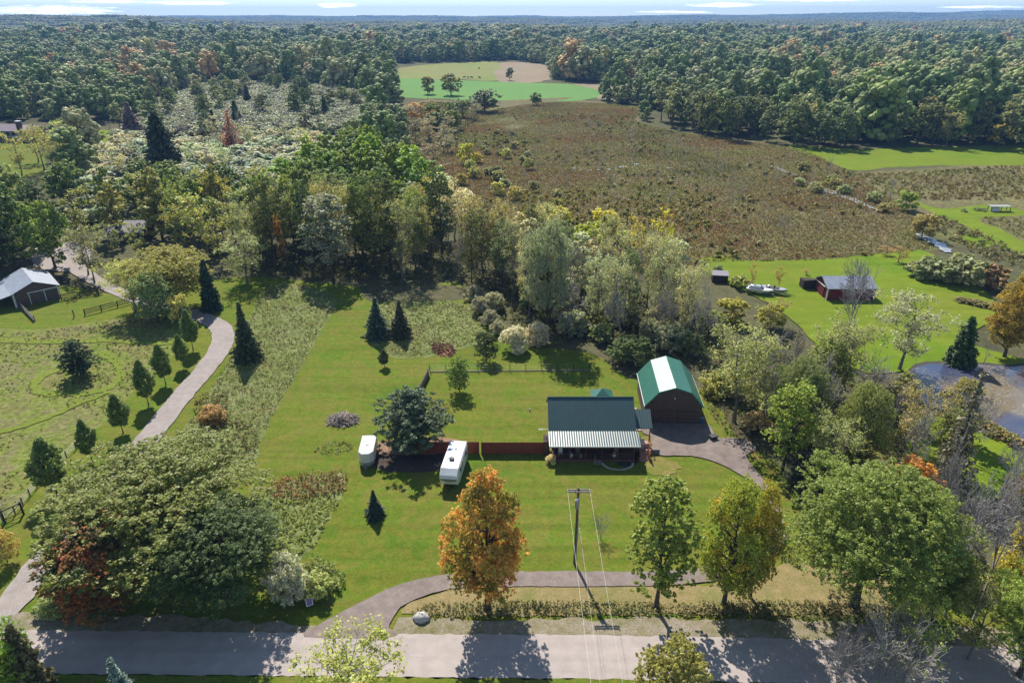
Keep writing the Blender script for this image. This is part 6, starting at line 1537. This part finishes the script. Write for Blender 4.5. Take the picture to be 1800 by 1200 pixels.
# --- everything beyond: one wood nobody could count
def instancer(name, pts, rot, scl, idx, templates, label, cat='forest'):
    me = bpy.data.meshes.new(name)
    me.vertices.add(len(pts)); me.vertices.foreach_set('co', np.asarray(pts, np.float32).ravel())
    for nm, ty, d in (('rot', 'FLOAT', rot), ('idx', 'INT', idx)):
        at = me.attributes.new(nm, ty, 'POINT'); at.data.foreach_set('value', np.asarray(d, np.float32 if ty == 'FLOAT' else np.int32))
    at = me.attributes.new('scl', 'FLOAT_VECTOR', 'POINT'); at.data.foreach_set('vector', np.asarray(scl, np.float32).ravel())
    o = link(name, me); tag(o, label, cat, kind='stuff')
    col = bpy.data.collections.new(name+'_kinds')
    for i, (m_, c) in enumerate(templates):
        q = bpy.data.objects.new('kind_%02d' % i, m_); q.color = rgba(c); col.objects.link(q)
    ng = bpy.data.node_groups.new(name+'_scatter', 'GeometryNodeTree')
    ng.interface.new_socket('Geometry', in_out='INPUT', socket_type='NodeSocketGeometry')
    ng.interface.new_socket('Geometry', in_out='OUTPUT', socket_type='NodeSocketGeometry')
    N, L = ng.nodes, ng.links
    gi = N.new('NodeGroupInput'); go = N.new('NodeGroupOutput')
    ip = N.new('GeometryNodeInstanceOnPoints'); ci = N.new('GeometryNodeCollectionInfo')
    ci.inputs['Collection'].default_value = col; ci.inputs['Separate Children'].default_value = True; ci.inputs['Reset Children'].default_value = True
    def attr(nm, ty):
        a = N.new('GeometryNodeInputNamedAttribute'); a.data_type = ty; a.inputs['Name'].default_value = nm; return a.outputs['Attribute']
    L.new(gi.outputs[0], ip.inputs['Points']); L.new(ci.outputs[0], ip.inputs['Instance'])
    ip.inputs['Pick Instance'].default_value = True
    L.new(attr('idx', 'INT'), ip.inputs['Instance Index'])
    L.new(attr('scl', 'FLOAT_VECTOR'), ip.inputs['Scale'])
    cx = N.new('ShaderNodeCombineXYZ'); L.new(attr('rot', 'FLOAT'), cx.inputs['Z']); L.new(cx.outputs[0], ip.inputs['Rotation'])
    L.new(ip.outputs[0], go.inputs[0])
    md = o.modifiers.new('scatter', 'NODES'); md.node_group = ng
    return o
# trees of the far wood: small crowns, tinted by where they stand
def far_leaf(name):
    m, N, L = new_mat(name)
    oi = N.new('ShaderNodeObjectInfo'); g = N.new('ShaderNodeNewGeometry')
    r = N.new('ShaderNodeValToRGB'); e = r.color_ramp.elements
    cols = [(0, (.080, .105, .030)), (.3, (.115, .14, .035)), (.52, (.095, .112, .038)), (.68, (.16, .165, .055)), (.80, (.17, .165, .085)), (.9, (.22, .20, .07)), (.992, (.18, .165, .08)), (1.0, (.26, .17, .07))]
    e[0].position = 0; e[0].color = rgba(cols[0][1]); e[1].position = 1; e[1].color = rgba(cols[-1][1])
    for p_, c_ in cols[1:-1]:
        q = e.new(p_); q.color = rgba(c_)
    n = N.new('ShaderNodeTexNoise'); n.inputs['Scale'].default_value = .0042; n.inputs['Detail'].default_value = 6
    L.new(oi.outputs['Location'], n.inputs['Vector'])
    a = N.new('ShaderNodeMapRange'); a.inputs['From Min'].default_value = .32; a.inputs['From Max'].default_value = .68
    a.inputs['To Min'].default_value = -.6; a.inputs['To Max'].default_value = .42
    L.new(n.outputs['Fac'], a.inputs['Value'])
    ad = N.new('ShaderNodeMath'); ad.operation = 'ADD'; ad.use_clamp = True
    L.new(oi.outputs['Random'], ad.inputs[0]); L.new(a.outputs['Result'], ad.inputs[1]); L.new(ad.outputs[0], r.inputs['Fac'])
    # east the wood turns yellower
    hs = N.new('ShaderNodeHueSaturation'); L.new(r.outputs['Color'], hs.inputs['Color'])
    wn_ = N.new('ShaderNodeTexWhiteNoise'); wn_.noise_dimensions = '1D'; L.new(g.outputs['Random Per Island'], wn_.inputs['W'])
    v = N.new('ShaderNodeMapRange'); v.inputs['To Min'].default_value = 1.3; v.inputs['To Max'].default_value = 3.0
    L.new(wn_.outputs['Value'], v.inputs['Value']); L.new(v.outputs['Result'], hs.inputs['Value'])
    b = N.new('ShaderNodeBsdfPrincipled'); b.inputs['Roughness'].default_value = .6; b.inputs['Specular IOR Level'].default_value = .2
    L.new(hs.outputs['Color'], b.inputs['Base Color'])
    tr = N.new('ShaderNodeBsdfTranslucent'); L.new(hs.outputs['Color'], tr.inputs['Color'])
    ms = N.new('ShaderNodeMixShader'); ms.inputs['Fac'].default_value = .2
    L.new(b.outputs['BSDF'], ms.inputs[1]); L.new(tr.outputs['BSDF'], ms.inputs[2])
    o = N.new('ShaderNodeOutputMaterial'); L.new(ms.outputs['Shader'], o.inputs['Surface'])
    return m
M['far_leaf'] = far_leaf('far_wood_leaf')
def far_tree(seed, H, R, shape, nl, ncl, cards):
    rg = np.random.default_rng(seed)
    L_, C, RR = lobes_crown(rg, H, R, 1.5, nl, ncl, shape, .34)
    v0, f0 = lumps(C, RR*1.4, rg)
    v, f = leaves(C, RR*1.75, cards, .7, rg, shell=.6)
    tv, tf = tubes([(np.array([[0, 0, 0], [0, 0, H*.7]]), np.array([.3, .12]))], 4)
    V, F = merge([(v0, f0), (v, f), (tv, tf)])
    return mesh_np('far_tree', V, F, mats=[M['far_leaf'], M['bark']], midx=np.r_[np.zeros(len(f)+len(f0), int), np.ones(len(tf), int)])
FT = [(far_tree(70+i, h, r, s, n_, 7, 10), (1, 1, 1)) for i, (h, r, s, n_) in enumerate(((17, 7.0, 'dome', 17), (15, 5.6, 'dome', 14), (19, 6.2, 'egg', 17), (18, 4.0, 'col', 14), (12, 5.0, 'dome', 11), (20, 8.2, 'dome', 22)))]
FPOLY = [[(690, 112), (880, 108), (968, 114), (975, 140), (1060, 146), (1060, 182), (940, 190), (860, 196), (780, 200), (690, 196)], [(712, 118), (872, 113), (960, 119), (968, 135), (930, 146), (1020, 148), (1125, 150), (1120, 170), (1040, 176), (950, 180), (860, 175), (760, 168), (700, 162)],
         [(1198, 131), (1247, 130), (1247, 147), (1198, 148)],
         [(1380, 255), (1960, 253), (1960, 330), (1500, 330)],
         [(-80, 245), (75, 228), (100, 262), (90, 320), (-80, 320)],
         [(-80, 205), (88, 216), (80, 250), (-80, 250)],
         [(150, 225), (200, 225), (200, 252), (150, 252)],
         silver_px, [(725, 300), (700, 205), (720, 180), (850, 185), (870, 230), (800, 300)]]
def far_points(y0, y1, sp0, seed):
    rg = np.random.default_rng(seed)
    out = []
    y = y0
    while y < y1:
        sp = sp0*(1+max(0, y-700)/2600)
        w = 0.80*y+60
        n = int(2*w/sp)
        x = np.linspace(-w, w, n)+rg.uniform(-.48, .48, n)*sp
        yy = y+rg.uniform(-.48, .48, n)*sp
        out.append(np.column_stack([x, yy, np.full(n, sp/sp0)])); y += sp*.85
    A = np.concatenate(out)
    X, Y = pix(A[:, 0], A[:, 1])
    k = np.ones(len(A), bool)
    for p in FPOLY: k &= ~inpoly(X, Y, p)
    k &= ~inpoly(X, Y, [(735, 345), (745, 300), (800, 240), (850, 190), (940, 178), (1010, 176), (1130, 186), (1125, 212), (1250, 238), (1400, 256), (1500, 290), (1960, 290), (1960, 700), (735, 700)])
    lim = np.where(X < 735, 335.0, 262.0)
    k &= ~inpoly(X, Y, [(-400, 700), (-400, 330), (-60, 318), (100, 318), (140, 338), (480, 318), (600, 262), (735, 300), (735, 700)])
    # no tree on top of a named one
    T = np.array([(a, b, r) for a, b, r in TREES if b > y0-30])
    for a, b, r in T: k &= ((A[:, 0]-a)**2+(A[:, 1]-b)**2) > (0.6*(r+5))**2
    # small gaps
    k &= (vnoise(A[:, 0], A[:, 1], 70, 3)) > -0.84
    A = A[k]
    return A, rg
A, rg = far_points(235, 1900, 9.6, 5)
print('FAR', len(A))
sc_ = np.clip(.9*np.exp(rg.normal(size=len(A))*.27), .45, 1.6)*(1+.2*vnoise(A[:, 0], A[:, 1], 150, 8))
s_ = np.column_stack([sc_*A[:, 2]*rg.uniform(.9, 1.1, len(A)), sc_*A[:, 2]*rg.uniform(.9, 1.1, len(A)), sc_*rg.uniform(.85, 1.15, len(A))])
instancer('distant_woods', np.column_stack([A[:, 0], A[:, 1], zfun(A[:, 0], A[:, 1])-.2]), rg.uniform(0, 6.28, len(A)), s_, rg.choice(6, len(A), p=[.22, .22, .17, .14, .12, .13]), FT, 'unbroken green and olive woods rolling away behind the marsh and fields')
# patches of canopy for the land beyond
def canopy_patch(seed, S=120):
    rg = np.random.default_rng(seed); parts = []; n = int(S*S/95)
    XY = rg.uniform(-S/2, S/2, (n, 2)); hh = rg.uniform(11, 19, n)
    V = []; F = []; b = 0
    for i in range(n):
        nb = 9; r = rg.uniform(4, 7.5); th = rg.uniform(0, 6.28)
        rings = [(r*.75, hh[i]*.25), (r, hh[i]*.62), (r*.62, hh[i]*.9)]
        for (rr, zz) in rings:
            a = th+np.arange(6)*np.pi/3
            q = rr*rg.uniform(.75, 1.2, 6)
            V += [(XY[i, 0]+q[j]*math.cos(a[j]), XY[i, 1]+q[j]*math.sin(a[j]), zz*rg.uniform(.88, 1.1)) for j in range(6)]
        V += [(XY[i, 0], XY[i, 1], hh[i]), (XY[i, 0]+.1, XY[i, 1]+.1, hh[i])]
        for k in range(2):
            for j in range(6): F.append((b+k*6+j, b+k*6+(j+1) % 6, b+k*6+6+(j+1) % 6, b+k*6+6+j))
        for j in range(6): F.append((b+12+j, b+12+(j+1) % 6, b+18, b+19))
        b += 20
    return mesh_np('canopy_patch', V, F, M['far_leaf2'])
def far_leaf2():
    m, N, L = new_mat('distant_canopy')
    g = N.new('ShaderNodeNewGeometry')
    c, f = noise_mix(N, L, g.outputs['Position'], [(.09, .11, .035), (.14, .16, .045), (.19, .18, .06), (.11, .135, .04)], .004, 5, .6, .35, .65)
    r = N.new('ShaderNodeValToRGB'); e = r.color_ramp.elements
    e[0].position = 0; e[0].color = (.55, .55, .5, 1); e[1].position = 1; e[1].color = (1.5, 1.35, 1.1, 1)
    L.new(g.outputs['Random Per Island'], r.inputs['Fac'])
    c = mixc(N, L, 1.0, c, r.outputs['Color'], 'MULTIPLY')
    b = N.new('ShaderNodeBsdfPrincipled'); b.inputs['Roughness'].default_value = .8; b.inputs['Specular IOR Level'].default_value = .1
    L.new(c, b.inputs['Base Color']); o = N.new('ShaderNodeOutputMaterial'); L.new(b.outputs['BSDF'], o.inputs['Surface'])
    return m
M['far_leaf2'] = far_leaf2()
CPm = [(canopy_patch(90+i), (1, 1, 1)) for i in range(4)]
rg = np.random.default_rng(77); Q = []
y = 1940
while y < 8600:
    w = .8*y+200; S = 112
    x = np.arange(-w, w, S)+rg.uniform(-20, 20)
    for a in x: Q.append((a+rg.uniform(-12, 12), y+rg.uniform(-12, 12)))
    y += S*.9
Q = np.array(Q)
k = (lnoise(Q[:, 0], Q[:, 1], 300, 9)+.7*lnoise(Q[:, 0], Q[:, 1], 110, 4)) > -1.15
Q = Q[k]; print('PATCH', len(Q))
n = len(Q)
instancer('horizon_woods', np.column_stack([Q, zfun(Q[:, 0], Q[:, 1])-1]), rg.choice([0, 1.5708, 3.1416, 4.7124], n)+rg.uniform(-.2, .2, n), np.column_stack([np.full(n, 1.12), np.full(n, 1.12), rg.uniform(.75, 1.25, n)]), rg.integers(0, 4, n), CPm, 'blue hazed woods and ridges along the horizon')
# the rest of the silver shrubs as one mass
rg = np.random.default_rng(55); w = np.array([P(*p) for p in silver_px])
n = 9500; X = rg.uniform(w[:, 0].min(), w[:, 0].max(), n); Y = rg.uniform(w[:, 1].min(), w[:, 1].max(), n)
k = inpoly(X, Y, [tuple(q) for q in w])
PX, PY = pix(X, Y)
k &= PY < 236
k &= (lnoise(X, Y, 30, 4)+.5*lnoise(X, Y, 12, 7)) > -.75
X = X[k]; Y = Y[k]; n = len(X); print('SILV', n)
def shrub_kind(i, c):
    q = template('shrub', i)[1].copy(); q.materials[0] = leaf_mat('silver_shrub_%d' % i, col=[tuple(v*.8 for v in c), tuple(v*1.25 for v in c)], gain=1.9, trans=.3); return q
T_ = [(shrub_kind(i, c), c) for i, c in ((0, G_SIL), (1, G_SIL), (2, (.2, .22, .17)), (0, (.12, .14, .09)))]
s0 = rg.uniform(.9, 1.6, n)
instancer('silver_shrubland', np.column_stack([X, Y, zfun(X, Y)]), rg.uniform(0, 6.28, n), np.column_stack([s0, s0, s0*.85]), rg.choice(4, n, p=[.35, .3, .22, .13]), T_, 'mass of silver grey shrubs filling the far part of the left field', 'shrubland')

# ------------------------------------------------------------------ leaves of the silver shrubs use their own gloss
# ------------------------------------------------------------------ labels for the woods: what it is, then the nearest thing one can find
MARKS = [(50, 505, 'the grey roofed barn'), (115, 450, 'the gravel yard'), (222, 405, 'the half hidden house'), (305, 470, 'the yellow domed tree'), (373, 500, 'the dark lane cedar'),
         (437, 580, 'the lane bend spruce'), (530, 520, 'the weedy strip'), (585, 400, 'the silvery poplar'), (500, 425, 'the orange tree'), (640, 250, 'the central wood top'),
         (291, 250, 'the tall dark conifer'), (409, 230, 'the rust brown conifer'), (235, 210, 'the purple grey tree'), (30, 230, 'the ranch house'), (66, 230, 'the white camper'), (175, 238, 'the small far clearing'),
         (821, 265, 'the yellow marsh tree'), (871, 300, 'the dark marsh bush'), (960, 450, 'the tallest poplar'), (700, 520, 'the shaded grass'), (903, 590, 'the largest silver bush'),
         (855, 610, 'the dark juniper'), (1060, 390, 'the yellow birch'), (1158, 410, 'the bright yellow tree'), (1180, 660, 'the gambrel barn roof'), (1108, 610, 'the dark bushy tree'),
         (1290, 640, 'the thin crowned tree'), (1388, 700, 'the dark grey green tree'), (1483, 510, 'the red barn'), (1335, 510, 'the boats'), (1264, 487, 'the small dark shed'),
         (1580, 570, 'the silvery willow'), (1687, 600, 'the pond cedar'), (1765, 550, 'the yellow leaved pond tree'), (1700, 690, 'the pond'), (1662, 750, 'the dying conifer'), (1590, 780, 'the dark trunked tree'),
         (1500, 900, 'the broad oak'), (1350, 880, 'the driveway'), (1655, 470, 'the grey green bush mass'), (1450, 335, 'the stream'), (1590, 350, 'the round stream bush'), (1620, 395, 'the pale stream tree'),
         (1600, 278, 'the hay field'), (1752, 235, 'the hay field tree'), (1740, 365, 'the picnic loop'), (790, 128, 'the far pasture'), (900, 160, 'the green crop field'), (1070, 160, 'the ploughed field'),
         (1100, 260, 'the brown marsh'), (1430, 262, 'the hay field corner'), (1225, 245, 'the marsh corner')]
def auto_labels():
    groups = {}
    for (o, what, x, y, H) in PENDING:
        X, Y = pix(x, y, H*.5); X = float(X); Y = float(Y)
        best = min(MARKS, key=lambda m: math.hypot((m[0]-X), (m[1]-Y)*1.5))
        dx, dy = X-best[0], (Y-best[1])*1.5
        if abs(dx) > abs(dy): rel = 'right of' if dx > 0 else 'left of'
        else: rel = 'in front of' if dy > 0 else 'behind'
        groups.setdefault(f'{what} {rel} {best[2]}', []).append((X, Y, H, o))
    lo = 'first second third fourth fifth sixth seventh eighth ninth tenth eleventh twelfth thirteenth fourteenth fifteenth sixteenth seventeenth eighteenth nineteenth'.split()
    ords = ['leftmost']+[q+' from left' for q in lo[1:]]+[t+q+' from left' for t in ('twenty ', 'thirty ') for q in ['']+['-'+z for z in lo[:9]]]
    ords = [q.replace('twenty  ', 'twentieth ').replace('thirty  ', 'thirtieth ').replace(' -', '-') for q in ords]
    for base, L in groups.items():
        if len(L) == 1: L[0][3]['label'] = base; continue
        if len(L) <= 3:
            L.sort(key=lambda q: q[2])
            words = ['shorter', 'taller'] if len(L) == 2 else ['shortest', 'middle height', 'tallest']
            if min(b[2]-a[2] for a, b in zip(L, L[1:])) > 1.0:
                for w_, q in zip(words, L): q[3]['label'] = w_+' '+base
                continue
        L.sort(key=lambda q: q[0])
        for i, q in enumerate(L):
            if i < 39: q[3]['label'] = (ords[i]+' ' if i < len(L)-1 else 'rightmost ')+base
            else: q[3]['label'] = base+', number %d from left' % (i+1)
auto_labels()
# ------------------------------------------------------------------ the air
def haze():
    b = MB().box(-8200, -100, -1.2, 8200, 9400, 150)
    m, N, L = new_mat('haze_air')
    v = N.new('ShaderNodeVolumePrincipled'); v.inputs['Color'].default_value = (.26, .52, 1.0, 1); v.inputs['Density'].default_value = HAZE_D; v.inputs['Anisotropy'].default_value = 0.0
    o = N.new('ShaderNodeOutputMaterial'); L.new(v.outputs['Volume'], o.inputs['Volume'])
    h = b.build('haze', m); tag(h, 'pale blue haze over the distant woods', 'haze', kind='stuff')
HAZE_D = 0.00011
haze()
print('OBJECTS', len(bpy.data.objects))
